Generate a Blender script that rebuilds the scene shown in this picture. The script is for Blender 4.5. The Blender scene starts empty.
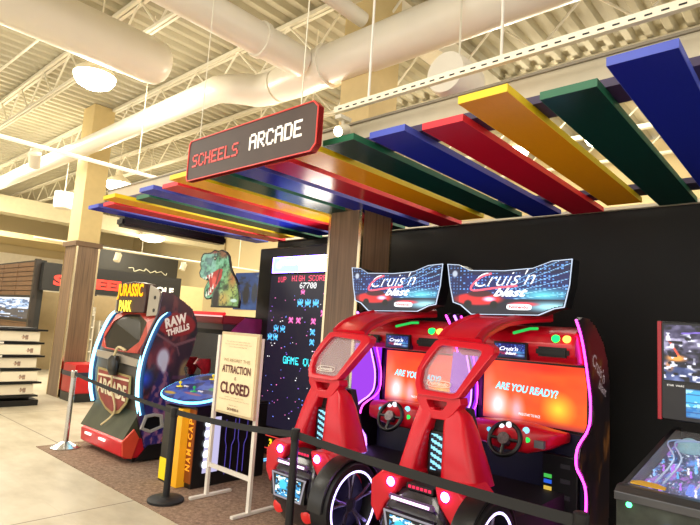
import bpy, bmesh, math, random
import numpy as np
from mathutils import Vector, Matrix, noise
random.seed(7); rng = np.random.RandomState(7)
SC = bpy.context.scene
COL = SC.collection
PI = math.pi

# ------------------------------------------------------------------ camera, world, exposure
def set_camera():
    yaw, pitch, roll = math.radians(42.1), math.radians(7.0), math.radians(3.69)
    f = Vector((-math.sin(yaw)*math.cos(pitch), math.cos(yaw)*math.cos(pitch), math.sin(pitch)))
    r = f.cross(Vector((0, 0, 1))).normalized(); u = r.cross(f)
    R = math.cos(roll)*r + math.sin(roll)*u
    U = -math.sin(roll)*r + math.cos(roll)*u
    cd = bpy.data.cameras.new('camera'); c = bpy.data.objects.new('camera', cd); COL.objects.link(c)
    m = Matrix((R, U, -f)).transposed().to_4x4(); m.translation = Vector((0, 0, 1.75))
    c.matrix_world = m
    cd.sensor_width = 36; cd.lens = 537/700*36; cd.clip_start = 0.05; cd.clip_end = 200
    SC.camera = c
set_camera()
W = bpy.data.worlds.new('world'); SC.world = W; W.use_nodes = True
W.node_tree.nodes['Background'].inputs[0].default_value = (1.0, 0.95, 0.86, 1)
W.node_tree.nodes['Background'].inputs[1].default_value = 1.55
SC.view_settings.view_transform = 'Standard'; SC.view_settings.look = 'None'
SC.view_settings.exposure = 0.5; SC.view_settings.gamma = 1.0; SC.view_settings.use_curve_mapping = False
def area_light(name, loc, size, power, color, rot=(0, 0, 0), sizey=None):
    l = bpy.data.lights.new(name, 'AREA'); l.energy = power; l.color = color; l.size = size
    if sizey: l.shape = 'RECTANGLE'; l.size_y = sizey
    o = bpy.data.objects.new(name, l); o.location = loc; o.rotation_euler = rot; COL.objects.link(o); return o
# the store's ceiling lamps out of the frame, seen as broad soft sources at lamp height
area_light('store_ceiling_light', (-2.5, -1.0, 5.3), 3.0, 170, (1, .94, .82))
area_light('store_ceiling_light', (-9.5, -0.5, 5.3), 3.0, 230, (1, .94, .82))
area_light('store_ceiling_light', (-13.5, 3.0, 5.3), 3.0, 260, (1, .94, .80))
area_light('store_ceiling_light', (-13.5, 9.0, 5.3), 3.0, 260, (1, .94, .80))
area_light('store_ceiling_light', (-20.5, 5.0, 5.3), 3.0, 520, (1, .94, .80))
area_light('store_ceiling_light', (-3.0, 8.5, 5.3), 3.0, 220, (1, .94, .82))

# ------------------------------------------------------------------ colour and materials
def lin(c):
    return tuple(((x/12.92) if x <= .04045 else ((x+.055)/1.055)**2.4) for x in c)
def rgb(h):
    return tuple(int(h[i:i+2], 16)/255 for i in (0, 2, 4))
MATS = {}
def mat(name, h, rough=.5, metal=0., emit=None, es=0., var=0., scale=8., bump=0., bscale=60., coat=0., alpha=1., trans=0., stretch=None):
    if name in MATS: return MATS[name]
    m = bpy.data.materials.new(name); m.use_nodes = True; nt = m.node_tree; b = nt.nodes['Principled BSDF']
    c = lin(rgb(h)); b.inputs['Base Color'].default_value = (*c, 1)
    b.inputs['Roughness'].default_value = rough; b.inputs['Metallic'].default_value = metal
    if coat: b.inputs['Coat Weight'].default_value = coat; b.inputs['Coat Roughness'].default_value = .08
    if alpha < 1: b.inputs['Alpha'].default_value = alpha
    if trans: b.inputs['Transmission Weight'].default_value = trans
    if emit: b.inputs['Emission Color'].default_value = (*lin(rgb(emit)), 1); b.inputs['Emission Strength'].default_value = es
    tc = nt.nodes.new('ShaderNodeTexCoord'); mp = nt.nodes.new('ShaderNodeMapping'); nt.links.new(tc.outputs['Object'], mp.inputs[0])
    if stretch: mp.inputs['Scale'].default_value = stretch
    n = nt.nodes.new('ShaderNodeTexNoise'); n.inputs['Scale'].default_value = scale; n.inputs['Detail'].default_value = 4
    nt.links.new(mp.outputs[0], n.inputs['Vector'])
    v = var or .05
    mr = nt.nodes.new('ShaderNodeMapRange'); mr.inputs[1].default_value = .3; mr.inputs[2].default_value = .7
    mr.inputs[3].default_value = 1-v; mr.inputs[4].default_value = 1+v*.6
    nt.links.new(n.outputs[0], mr.inputs[0])
    mx = nt.nodes.new('ShaderNodeMix'); mx.data_type = 'RGBA'; mx.blend_type = 'MULTIPLY'; mx.inputs[0].default_value = 1
    mx.inputs[6].default_value = (*c, 1); nt.links.new(mr.outputs[0], mx.inputs[7]); nt.links.new(mx.outputs[2], b.inputs['Base Color'])
    if bump:
        n2 = nt.nodes.new('ShaderNodeTexNoise'); n2.inputs['Scale'].default_value = bscale; nt.links.new(tc.outputs['Object'], n2.inputs['Vector'])
        bp = nt.nodes.new('ShaderNodeBump'); bp.inputs['Strength'].default_value = bump; bp.inputs['Distance'].default_value = .01
        nt.links.new(n2.outputs[0], bp.inputs['Height']); nt.links.new(bp.outputs[0], b.inputs['Normal'])
    MATS[name] = m; return m
def glow(name, h, s):
    if name in MATS: return MATS[name]
    m = bpy.data.materials.new(name); m.use_nodes = True; nt = m.node_tree; nt.nodes.clear()
    e = nt.nodes.new('ShaderNodeEmission'); e.inputs[0].default_value = (*lin(rgb(h)), 1); e.inputs[1].default_value = s
    o = nt.nodes.new('ShaderNodeOutputMaterial'); nt.links.new(e.outputs[0], o.inputs[0]); MATS[name] = m; return m
def paintmat(name, es=0., rough=.35, coat=0.):
    """printed graphic (es=0) or lit screen, backlit print, emission-brightened print (es>0) reading the Paint attribute"""
    if name in MATS: return MATS[name]
    m = bpy.data.materials.new(name); m.use_nodes = True; nt = m.node_tree; b = nt.nodes['Principled BSDF']
    a = nt.nodes.new('ShaderNodeAttribute'); a.attribute_name = 'Paint'
    b.inputs['Roughness'].default_value = rough
    if coat: b.inputs['Coat Weight'].default_value = coat
    if es:
        b.inputs['Base Color'].default_value = (.01, .01, .01, 1)
        nt.links.new(a.outputs['Color'], b.inputs['Emission Color']); b.inputs['Emission Strength'].default_value = es
    else: nt.links.new(a.outputs['Color'], b.inputs['Base Color'])
    MATS[name] = m; return m
def wood(name, h1, h2):
    m = bpy.data.materials.new(name); m.use_nodes = True; nt = m.node_tree; b = nt.nodes['Principled BSDF']
    tc = nt.nodes.new('ShaderNodeTexCoord'); mp = nt.nodes.new('ShaderNodeMapping'); mp.inputs['Scale'].default_value = (14, 14, .5)
    n = nt.nodes.new('ShaderNodeTexNoise'); n.inputs['Scale'].default_value = 2.2; n.inputs['Detail'].default_value = 8
    cr = nt.nodes.new('ShaderNodeValToRGB'); cr.color_ramp.elements[0].position = .3; cr.color_ramp.elements[1].position = .7
    cr.color_ramp.elements[0].color = (*lin(rgb(h1)), 1); cr.color_ramp.elements[1].color = (*lin(rgb(h2)), 1)
    nt.links.new(tc.outputs['Object'], mp.inputs[0]); nt.links.new(mp.outputs[0], n.inputs['Vector']); nt.links.new(n.outputs[0], cr.inputs[0])
    nt.links.new(cr.outputs[0], b.inputs['Base Color']); b.inputs['Roughness'].default_value = .45
    return m

# ------------------------------------------------------------------ mesh building
class MB:
    def __init__(s): s.v = []; s.f = []
    def add(s, vs, fs):
        n = len(s.v); s.v += [tuple(v) for v in vs]; s.f += [tuple(i+n for i in f) for f in fs]; return s
    def box(s, x0, x1, y0, y1, z0, z1, M=None, ch=0.):
        if ch:
            bm = bmesh.new(); bmesh.ops.create_cube(bm, size=1)
            for v in bm.verts: v.co = Vector(((x0+x1)/2+v.co.x*(x1-x0), (y0+y1)/2+v.co.y*(y1-y0), (z0+z1)/2+v.co.z*(z1-z0)))
            bmesh.ops.bevel(bm, geom=bm.edges[:], offset=ch, segments=2, affect='EDGES')
            bm.verts.index_update(); vs = [v.co.copy() for v in bm.verts]; fs = [[v.index for v in f.verts] for f in bm.faces]; bm.free()
        else:
            vs = [Vector((x, y, z)) for z in (z0, z1) for y in (y0, y1) for x in (x0, x1)]
            fs = [(0, 2, 3, 1), (4, 5, 7, 6), (0, 1, 5, 4), (2, 6, 7, 3), (0, 4, 6, 2), (1, 3, 7, 5)]
        if M: vs = [M @ v for v in vs]
        return s.add(vs, fs)
    def prism(s, pts, to, d0, d1):
        """polygon pts (a,b) mapped by to(a,b,d), capped at depths d0 and d1"""
        n = len(pts); vs = [to(a, b, d0) for a, b in pts]+[to(a, b, d1) for a, b in pts]
        fs = [tuple(range(n))[::-1], tuple(range(n, 2*n))]+[(i, (i+1) % n, n+(i+1) % n, n+i) for i in range(n)]
        return s.add(vs, fs)
    def ring(s, outer, inner, to, d0, d1):
        n = len(outer); vs = [to(a, b, d) for d in (d0, d1) for a, b in outer]+[to(a, b, d) for d in (d0, d1) for a, b in inner]
        fs = []
        for i in range(n):
            j = (i+1) % n
            fs += [(i, j, n+j, n+i), (2*n+i, 3*n+i, 3*n+j, 2*n+j), (i, 2*n+i, 2*n+j, j), (n+i, n+j, 3*n+j, 3*n+i)]
        return s.add(vs, fs)
    def tube(s, path, r, n=10, closed=False, flat=1.0):
        P = [Vector(p) for p in path]; k = len(P); rr = r if isinstance(r, (list, tuple)) else [r]*k
        vs = []; up = None
        for i, p in enumerate(P):
            a = P[(i-1) % k] if (closed or i > 0) else p; b = P[(i+1) % k] if (closed or i < k-1) else p
            t = (b-a).normalized()
            if up is None:
                up = Vector((0, 0, 1)) if abs(t.z) < .9 else Vector((1, 0, 0))
            sd = t.cross(up).normalized(); u2 = sd.cross(t).normalized(); up = u2
            for j in range(n):
                th = 2*PI*j/n; vs.append(p+sd*math.cos(th)*rr[i]+u2*math.sin(th)*rr[i]*flat)
        fs = []
        for i in range(k if closed else k-1):
            for j in range(n):
                a = i*n+j; b = i*n+(j+1) % n; c = ((i+1) % k)*n+(j+1) % n; d = ((i+1) % k)*n+j
                fs.append((a, b, c, d))
        if not closed: fs += [tuple(range(n))[::-1], tuple(range((k-1)*n, k*n))]
        return s.add(vs, fs)
    def lathe(s, prof, c, n=24, axis='z', M=None):
        vs = []; fs = []; k = len(prof); c = Vector(c)
        for r, h in prof:
            for j in range(n):
                th = 2*PI*j/n; a, b = r*math.cos(th), r*math.sin(th)
                v = Vector((a, b, h)) if axis == 'z' else (Vector((h, a, b)) if axis == 'x' else Vector((a, h, b)))
                if M: v = M @ v
                vs.append(c+v)
        for i in range(k-1):
            for j in range(n): fs.append((i*n+j, i*n+(j+1) % n, (i+1)*n+(j+1) % n, (i+1)*n+j))
        fs += [tuple(range(n))[::-1], tuple(range((k-1)*n, k*n))]
        return s.add(vs, fs)
    def loft(s, rings, n=20, e=.5):
        """rings: (centre, xhalf vector, yhalf vector) rounded box cross sections; e<1 is squarer"""
        vs = []; k = len(rings)
        for c, a, b in rings:
            c, a, b = Vector(c), Vector(a), Vector(b)
            for j in range(n):
                th = 2*PI*j/n; co, si = math.cos(th), math.sin(th)
                vs.append(c+a*math.copysign(abs(co)**e, co)+b*math.copysign(abs(si)**e, si))
        fs = []
        for i in range(k-1):
            for j in range(n): fs.append((i*n+j, i*n+(j+1) % n, (i+1)*n+(j+1) % n, (i+1)*n+j))
        fs += [tuple(range(n))[::-1], tuple(range((k-1)*n, k*n))]
        return s.add(vs, fs)
def rootpos(p):
    return Vector(p['_at']) if p is not None and '_at' in p else Vector((0, 0, 0))
def link(name, me, parent=None, at=None):
    o = bpy.data.objects.new(name, me); COL.objects.link(o)
    if parent is not None: o.parent = parent
    return o
def mesh(name, mb, m, parent=None, at=None, smooth=False, bevel=0.):
    """one mesh object; geometry is given in world coordinates, the origin goes to the thing's base"""
    o0 = Vector(at) if at is not None else rootpos(parent)
    me = bpy.data.meshes.new(name); me.from_pydata([tuple(Vector(v)-o0) for v in mb.v], [], mb.f); me.materials.append(m)
    bm = bmesh.new(); bm.from_mesh(me); bmesh.ops.recalc_face_normals(bm, faces=bm.faces); bm.to_mesh(me); bm.free()
    if smooth:
        for p in me.polygons: p.use_smooth = True
        try: me.set_sharp_from_angle(angle=math.radians(38))
        except Exception: pass
    o = link(name, me, parent)
    if at is not None: o.location = o0; o['_at'] = tuple(o0)
    elif parent is not None: o['_at'] = tuple(o0)
    if bevel:
        b = o.modifiers.new('bevel', 'BEVEL'); b.width = bevel; b.segments = 2; b.limit_method = 'ANGLE'
    return o
def tag(o, label=None, cat=None, group=None, kind=None):
    if label: o['label'] = label
    if cat: o['category'] = cat
    if group: o['group'] = group
    if kind: o['kind'] = kind
    return o
def empty(name, at, label, cat, group=None):
    o = bpy.data.objects.new(name, None); COL.objects.link(o); o.location = at; o['_at'] = tuple(at); o.empty_display_size = .1
    return tag(o, label, cat, group)
def struct(name, mb, m, **k):
    o = mesh(name, mb, m, **k); o['kind'] = 'structure'; return o
def copy_tree(o, parent=None):
    c = o.copy(); COL.objects.link(c); c.parent = parent
    for ch in [x for x in bpy.data.objects if x.parent == o]: copy_tree(ch, c)
    return c
XZ = lambda y: (lambda a, b, d: (a, y+d, b))
YZ = lambda x: (lambda a, b, d: (x+d, a, b))
XY = lambda z: (lambda a, b, d: (a, b, z+d))

def text(name, body, at, xd, up, size, m, parent, width=None, bold=0., extrude=.002, shear=0., align='CENTER', space=1.):
    cu = bpy.data.curves.new(name, 'FONT'); cu.body = body; cu.size = 1; cu.offset = bold; cu.extrude = 0; cu.shear = shear
    cu.align_x = 'LEFT'; cu.space_character = space; cu.resolution_u = 3
    t = bpy.data.objects.new('tmp', cu); COL.objects.link(t)
    dg = bpy.context.evaluated_depsgraph_get(); me = bpy.data.meshes.new_from_object(t.evaluated_get(dg))
    COL.objects.unlink(t); bpy.data.objects.remove(t)
    co = np.array([v.co[:] for v in me.vertices]); fs = [tuple(p.vertices) for p in me.polygons]
    x0, x1 = co[:, 0].min(), co[:, 0].max(); y0, y1 = co[:, 1].min(), co[:, 1].max()
    sy = size/(y1-y0); sx = (width/(x1-x0)) if width else sy
    xd = Vector(xd).normalized(); up = Vector(up).normalized(); nn = xd.cross(up)
    cx = {'CENTER': (x0+x1)/2, 'LEFT': x0}[align]
    mb = MB(); P = [Vector(at)+xd*((c[0]-cx)*sx)+up*((c[1]-(y0+y1)/2)*sy) for c in co]
    mb.v = [tuple(p+nn*extrude) for p in P]; mb.f = fs
    o = mesh(name, mb, m, parent)
    return o

FONT = {'A': '0E11111F111111', 'B': '1E11111E11111E', 'C': '0E11101010110E', 'D': '1E11111111111E', 'E': '1F10101E10101F', 'F': '1F10101E101010',
        'G': '0E11101711110F', 'H': '1111111F111111', 'I': '0E04040404040E', 'L': '1010101010101F', 'M': '111B1515111111', 'N': '11191513111111', 'O': '0E11111111110E',
        'P': '1E11111E101010', 'R': '1E11111E141211', 'S': '0F10100E01011E', 'T': '1F040404040404', 'U': '1111111111110E', 'V': '11111111110A04', 'W': '11111115151B11',
        'Y': '11110A04040404', 'K': '11121418141211', '0': '0E11131519110E', '1': '040C040404040E', '3': '1F02040201110E', '6': '0608101E11110E', '7': '1F010204080808', "'": '04040000000000',
        '2': '0E11010204081F', '?': '0E110204040004', ' ': '00000000000000'}
def bits(ch):
    h = FONT[ch]; return [[(int(h[2*r:2*r+2], 16) >> (4-c)) & 1 for c in range(5)] for r in range(7)]
def stamp(img, rows, x, y, s, col):
    """rows: list of bit rows (top first); x,y = pixel of the top-left cell, y down"""
    H_, W_ = img.shape[:2]
    for r, row in enumerate(rows):
        for c, b in enumerate(row):
            if b:
                xa, ya = int(round(x+c*s)), int(round(y+r*s)); xb, yb = int(round(x+(c+1)*s)), int(round(y+(r+1)*s))
                if 0 <= xa < W_ and 0 <= ya < H_: img[max(ya, 0):yb, max(xa, 0):xb] = col
def word(img, s_, x, y, s, col):
    for ch in s_: stamp(img, bits(ch), x, y, s, col); x += 6*s
def vnoise(U, V, f, seed=0):
    g = np.random.RandomState(seed).rand(66, 66); x = (U*f) % 64; y = (V*f) % 64
    xi = x.astype(int); yi = y.astype(int); fx = x-xi; fy = y-yi; fx = fx*fx*(3-2*fx); fy = fy*fy*(3-2*fy)
    return (g[yi, xi]*(1-fx)+g[yi, xi+1]*fx)*(1-fy)+(g[yi+1, xi]*(1-fx)+g[yi+1, xi+1]*fx)*fy
def fbm(U, V, f, seed=0): return .5*vnoise(U, V, f, seed)+.3*vnoise(U, V, f*2.1, seed+1)+.2*vnoise(U, V, f*4.3, seed+2)
def canvas(w, h, base):
    im = np.zeros((h, w, 3)); im[:] = base; V, U = np.mgrid[0:h, 0:w]; return im, (U+.5)/w, 1-(V+.5)/h
def mixc(im, mask, col):
    m = np.clip(mask, 0, 1)[..., None]; im[:] = im*(1-m)+np.array(col)*m
def blob(U, V, x, y, rx, ry, soft=.3, rot=0.):
    c, s = math.cos(rot), math.sin(rot); a = ((U-x)*c+(V-y)*s)/rx; b = (-(U-x)*s+(V-y)*c)/ry
    return np.clip((1-np.sqrt(a*a+b*b))/soft, 0, 1)
def stroke(U, V, p, q, w, soft=.5):
    px, py = p; qx, qy = q; L = (qx-px)**2+(qy-py)**2
    t = np.clip(((U-px)*(qx-px)+(V-py)*(qy-py))/L, 0, 1); d = np.hypot(U-px-t*(qx-px), V-py-t*(qy-py))
    return np.clip((w-d)/(w*soft), 0, 1)
def inside(U, V, poly):
    r = np.zeros(U.shape, bool); n = len(poly); j = n-1
    for i in range(n):
        xi, yi = poly[i]; xj, yj = poly[j]
        with np.errstate(divide='ignore', invalid='ignore'):
            c = ((yi > V) != (yj > V)) & (U < (xj-xi)*(V-yi)/((yj-yi) or 1e-9)+xi)
        r ^= c; j = i
    return r
def picture(name, img, o, du, dv, m, parent, keep=None):
    """flat graphic: img rows top first; o = bottom-left corner, du / dv = full edge vectors"""
    h, w = img.shape[:2]; o, du, dv = Vector(o), Vector(du), Vector(dv); o0 = rootpos(parent)
    vs = [tuple(o+du*(i/w)+dv*(j/h)-o0) for j in range(h+1) for i in range(w+1)]
    fs = []; cl = []
    for j in range(h):
        for i in range(w):
            if keep is not None and not keep[h-1-j, i]: continue
            a = j*(w+1)+i; fs.append((a, a+1, a+w+2, a+w+1)); cl.append(img[h-1-j, i])
    me = bpy.data.meshes.new(name); me.from_pydata(vs, [], fs); me.materials.append(m)
    cl = np.clip(np.array(cl), 0, 1); L = np.where(cl <= .04045, cl/12.92, ((cl+.055)/1.055)**2.4)
    arr = np.ones((len(fs), 4, 4), np.float32); arr[:, :, :3] = L[:, None, :]
    ca = me.color_attributes.new('Paint', 'FLOAT_COLOR', 'CORNER'); ca.data.foreach_set('color', arr.ravel())
    ob = link(name, me, parent); ob['_at'] = tuple(o0); return ob

# ------------------------------------------------------------------ shared materials
M_ceil = mat('ceiling_paint', 'BBB49C', .6, var=.05, scale=1.5)
M_steel = mat('painted_steel', 'E6E0CC', .55)
M_duct = mat('duct_paint', 'EEE8D8', .32, var=.04, scale=2)
M_tan = mat('tan_plaster', 'D0BA86', .8, var=.04)
M_wall = mat('store_wall_paint', 'D2BF92', .85, var=.05, scale=.6)
M_black = mat('black_wall_paint', '0B0B0D', .75, var=.25, scale=1.5)
M_blk = mat('black_plastic', '111114', .35, var=.1)
M_blkm = mat('black_matt', '0C0C0F', .6)
M_red = mat('red_gloss_plastic', 'CE0F26', .3, var=.06)
M_redd = mat('dark_red_plastic', 'A30F20', .3, var=.1)
M_wood = wood('pillar_laminate', '5C4835', '86694F')
M_metal = mat('corner_metal', 'C9B99A', .2, metal=1)
M_chrome = mat('brushed_steel', 'C8C8C8', .22, metal=1)
M_white = mat('white_metal', 'E4DED4', .4)
M_paint = paintmat('printed_graphic', 0, .4, .2)
M_scr = paintmat('lit_screen', 1.1)
M_back = paintmat('backlit_graphic', 1.25)
M_bezel = mat('bezel_black', '08080A', .3)

# ------------------------------------------------------------------ the room shell
def floor_material():
    m = bpy.data.materials.new('floor_tile'); m.use_nodes = True; nt = m.node_tree; b = nt.nodes['Principled BSDF']; N = nt.nodes.new; Lk = nt.links.new
    tc = N('ShaderNodeTexCoord'); sp = N('ShaderNodeSeparateXYZ'); Lk(tc.outputs['Object'], sp.inputs[0])
    def joint(out, off, pitch, w):
        a = N('ShaderNodeMath'); a.operation = 'ADD'; a.inputs[1].default_value = -off+pitch*40; Lk(out, a.inputs[0])
        q = N('ShaderNodeMath'); q.operation = 'MODULO'; q.inputs[1].default_value = pitch; Lk(a.outputs[0], q.inputs[0])
        l = N('ShaderNodeMath'); l.operation = 'LESS_THAN'; l.inputs[1].default_value = w; Lk(q.outputs[0], l.inputs[0]); return l.outputs[0]
    jx = joint(sp.outputs[0], -5.02, 5.2, .022); jy = joint(sp.outputs[1], 2.98, 4.6, .022)
    jx2 = joint(sp.outputs[0], -5.02, 1.3, .006); jy2 = joint(sp.outputs[1], 2.98, .92, .006)
    mx = N('ShaderNodeMath'); mx.operation = 'MAXIMUM'; Lk(jx, mx.inputs[0]); Lk(jy, mx.inputs[1])
    m2 = N('ShaderNodeMath'); m2.operation = 'MAXIMUM'; Lk(jx2, m2.inputs[0]); Lk(jy2, m2.inputs[1])
    n = N('ShaderNodeTexNoise'); n.inputs['Scale'].default_value = 1.6; n.inputs['Detail'].default_value = 7; n.inputs['Roughness'].default_value = .6
    mp = N('ShaderNodeMapping'); mp.inputs['Scale'].default_value = (1, 1.8, 1); Lk(tc.outputs['Object'], mp.inputs[0]); Lk(mp.outputs[0], n.inputs['Vector'])
    cr = N('ShaderNodeValToRGB'); e = cr.color_ramp.elements; e[0].position = .32; e[1].position = .62
    e[0].color = (*lin(rgb('A99D84')), 1); e[1].color = (*lin(rgb('C3B9A2')), 1); Lk(n.outputs[0], cr.inputs[0])
    a = N('ShaderNodeMix'); a.data_type = 'RGBA'; Lk(cr.outputs[0], a.inputs[6]); a.inputs[7].default_value = (*lin(rgb('6E6353')), 1); Lk(mx.outputs[0], a.inputs[0])
    c = N('ShaderNodeMix'); c.data_type = 'RGBA'; Lk(a.outputs[2], c.inputs[6]); c.inputs[7].default_value = (*lin(rgb('B9AC92')), 1); Lk(m2.outputs[0], c.inputs[0])
    Lk(c.outputs[2], b.inputs['Base Color']); b.inputs['Roughness'].default_value = .42
    return m
def carpet_material():
    m = bpy.data.materials.new('carpet'); m.use_nodes = True; nt = m.node_tree; b = nt.nodes['Principled BSDF']; N = nt.nodes.new; Lk = nt.links.new
    tc = N('ShaderNodeTexCoord'); n = N('ShaderNodeTexNoise'); n.inputs['Scale'].default_value = 26; n.inputs['Detail'].default_value = 6; n.inputs['Roughness'].default_value = .8
    Lk(tc.outputs['Object'], n.inputs['Vector'])
    cr = N('ShaderNodeValToRGB'); e = cr.color_ramp.elements; e[0].position = .36; e[1].position = .66
    e[0].color = (*lin(rgb('67503F')), 1); e[1].color = (*lin(rgb('A58A74')), 1); Lk(n.outputs[0], cr.inputs[0]); Lk(cr.outputs[0], b.inputs['Base Color'])
    b.inputs['Roughness'].default_value = .95
    bp = N('ShaderNodeBump'); bp.inputs['Strength'].default_value = .5; bp.inputs['Distance'].default_value = .01; Lk(n.outputs[0], bp.inputs['Height']); Lk(bp.outputs[0], b.inputs['Normal'])
    return m
struct('floor', MB().box(-28, 9, -9, 14, -.1, 0), floor_material())
struct('trim_1', MB().box(-7.62, 4, 2.70, 5.9, 0, .008), carpet_material())
# corrugated roof deck: ribs run towards the black wall
def deck():
    mb = MB(); zs = []; x = -28.
    while x < 9: zs += [(x, 6.3), (x+.09, 6.3), (x+.13, 6.22), (x+.22, 6.22)]; x += .26
    n = len(zs); vs = [(a, -9, b) for a, b in zs]+[(a, 14, b) for a, b in zs]+[(zs[0][0], -9, 6.4), (zs[-1][0], -9, 6.4), (zs[-1][0], 14, 6.4), (zs[0][0], 14, 6.4)]
    fs = [(i, i+1, n+i+1, n+i) for i in range(n-1)]+[(2*n, 2*n+1, 2*n+2, 2*n+3)]
    return mb.add(vs, fs)
struct('ceiling', deck(), M_ceil)
struct('wall_back', MB().box(-6.9, 3.2, 5.80, 5.95, 0, 3.12), M_black)
struct('wall_far', MB().box(-28, 9, 12.5, 12.65, 0, 6.2), M_wall)
struct('wall_left', MB().box(-26.2, -26, -9, 12.5, 0, 6.2), M_wall)
struct('trim_2', MB().box(-6.9, 3.2, 5.74, 5.83, 3.12, 3.15), M_steel)

# pillars (with wood cladding up to 3.1 m and steel corner strips)
def pillar(n, x0, x1, y0, y1):
    struct('trim_%d' % n, MB().box(x0+.0, x1-.0, y0, y1, 3.16, 6.2), M_tan)
    struct('trim_%d' % (n+1), MB().box(x0-.02, x1+.02, y0-.02, y1+.02, 0, 3.1), M_wood)
    c = MB().box(x0-.06, x1+.06, y0-.06, y1+.06, 3.1, 3.2)
    struct('trim_%d' % (n+2), c, mat('pillar_cap', '6B5138', .5))
    s = MB(); w = .035
    for x, sx in ((x0-.02, -1), (x1+.02, 1)):
        for y, sy in ((y0-.02, -1), (y1+.02, 1)):
            s.box(min(x, x-sx*w), max(x, x-sx*w), y-.006 if sy < 0 else y, y if sy < 0 else y+.006, 0, 3.1)
            s.box(x-.006 if sx < 0 else x, x if sx < 0 else x+.006, min(y, y-sy*w), max(y, y-sy*w), 0, 3.1)
    struct('trim_%d' % (n+3), s, M_metal)
pillar(3, -12.22, -11.65, 4.42, 4.86)
pillar(7, -4.40, -3.93, 4.5, 5.02)

# roof joists, girder, soffit: the building's steel
def joist(y, x0=-27.9, x1=8.9, zt=6.2, zb=5.55, p=1.25):
    mb = MB().box(x0, x1, y-.06, y-.01, zt-.06, zt).box(x0, x1, y+.01, y+.06, zt-.06, zt)
    mb.box(x0, x1, y-.045, y-.01, zb, zb+.05).box(x0, x1, y+.01, y+.045, zb, zb+.05)
    x = x0+.1; k = 0
    while x+p/2 < x1:
        a, b = ((x, y, zb+.02), (x+p/2, y, zt-.03)) if k % 2 == 0 else ((x, y, zt-.03), (x+p/2, y, zb+.02))
        mb.tube([a, b], .018, 6); x += p/2; k += 1
    return mb
tn = 11
for y in (-.3, 1.45, 3.15, 4.85, 6.55, 8.25, 9.95, 11.6):
    struct('trim_%d' % tn, joist(y), M_steel); tn += 1
struct('trim_%d' % tn, MB().box(-4.34, -4.0, -8, 4.5, 5.72, 6.02).box(-4.34, -4.0, 5.05, 12.4, 5.72, 6.02), M_steel); tn += 1
struct('trim_%d' % tn, MB().box(-18.6, -18, -2, 12.4, 4.5, 5.0), mat('soffit_paint', 'D6CBA8', .8)); tn += 1
struct('trim_%d' % tn, MB().box(-25.9, -23, -2, 12.4, 4.35, 4.55), M_tan); tn += 1
struct('trim_%d' % tn, MB().box(-25.98, -25.9, -2, 12.4, 2.2, 4.0), mat('white_band', 'F2EAD6', .7)); tn += 1

# ------------------------------------------------------------------ ducts, lamps and rails under the roof
def duct(name, path, r, label, n=28, bands=(), group=None):
    m = MB().tube(path, r, n)
    o = mesh(name, m, M_duct, at=path[0], smooth=True); tag(o, label, 'duct', group)
    for c, ax, rr in bands:
        b = MB().lathe([(rr, -.03), (rr+.025, -.03), (rr+.025, .03), (rr, .03)], c, 28, ax); mesh('duct_collar', b, M_duct, o)
    return o
duct('air_duct', [(-5.53, 4.47, 5), (-5.2, 4.46, 5), (3, 4.45, 5), (8, 4.45, 5)], [.225, .25, .25, .25], 'long white round air duct running across above the canopy to the right', bands=[((-4.6, 4.46, 5), 'x', .25)])
duct('air_duct', [(-26, 4.08, 5), (-12, 4.08, 5), (-6.7, 4.08, 5.02), (-6.45, 4.08, 5.02), (-6.25, 4.13, 5.0), (-6.08, 4.25, 5), (-5.93, 4.38, 4.98), (-5.75, 4.465, 5.0), (-5.58, 4.47, 5.0)],
     [.15, .165, .18, .19, .2, .215, .22, .225, .22], 'slimmer grey-white air duct running left to the tan pillar', n=28)
duct('air_duct', [(-6.42, -9, 5), (-6.42, 1, 5), (-6.42, 3.05, 5), (-6.42, 3.16, 5), (-6.42, 3.24, 5), (-6.42, 3.28, 5)], [.29, .29, .29, .27, .2, .06],
     'fat round-ended air duct at the top left above the round lamp', n=32)
duct('air_duct', [(-4.83, -9, 5), (-4.83, 2, 5), (-4.83, 4.19, 5)], .19, 'white air duct with a collar joining the long duct from the front', bands=[((-4.83, 3.55, 5), 'y', .19)])
duct('air_duct', [(-4.02, -9, 5.38), (-4.02, 4.4, 5.38)], .09, 'narrow pipe-like duct alongside the square roof girder')
M_lamp = glow('lamp_glow', 'FFF6DC', 14)
M_lampb = mat('lamp_body', 'EFE6CC', .4)
def high_bay(at, label, r=.24, power=120):
    x, y, z = at
    t = empty('high_bay_lamp', (x, y, z), label, 'ceiling lamp', 'round high-bay lamps')
    mesh('lens', MB().lathe([(.01, -.15), (r*.45, -.14), (r*.8, -.09), (r*.97, -.02), (r, .03)], (x, y, z), 28), M_lamp, t, smooth=True)
    mesh('housing', MB().lathe([(r*1.02, .03), (r*.95, .09), (r*.5, .2), (.09, .24), (.08, .4)], (x, y, z), 28), M_lampb, t, smooth=True)
    mesh('stem', MB().tube([(x, y, z+.4), (x, y, 6.2)], .012, 8), M_steel, t)
    l = bpy.data.lights.new('lamp_light', 'POINT'); l.energy = power; l.color = (1, .9, .7); l.shadow_soft_size = .25
    o = bpy.data.objects.new('lamp_light', l); o.parent = t; o.location = (0, 0, -.35); COL.objects.link(o)
    return t
high_bay((-7.6, 2.83, 5.0), 'big bright round lamp below the fat duct at top left', .275)
high_bay((-13.46, 5.9, 5.0), 'round lamp glaring just right of the tan pillar, behind the canopy tip', .34)
high_bay((-17.6, 9.1, 4.45), 'small far round lamp seen under the left end of the canopy', .42)
high_bay((-16.2, 3.35, 5.0), 'round lamp cut by the left edge of the photo', .27)
high_bay((-2.9, 9.45, 5.3), 'lamp seen from below through the gaps between right-hand slats')
high_bay((-4.4, 9.4, 5.3), 'lamp glimpsed through the gap beside the second yellow slat from the right')
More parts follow.
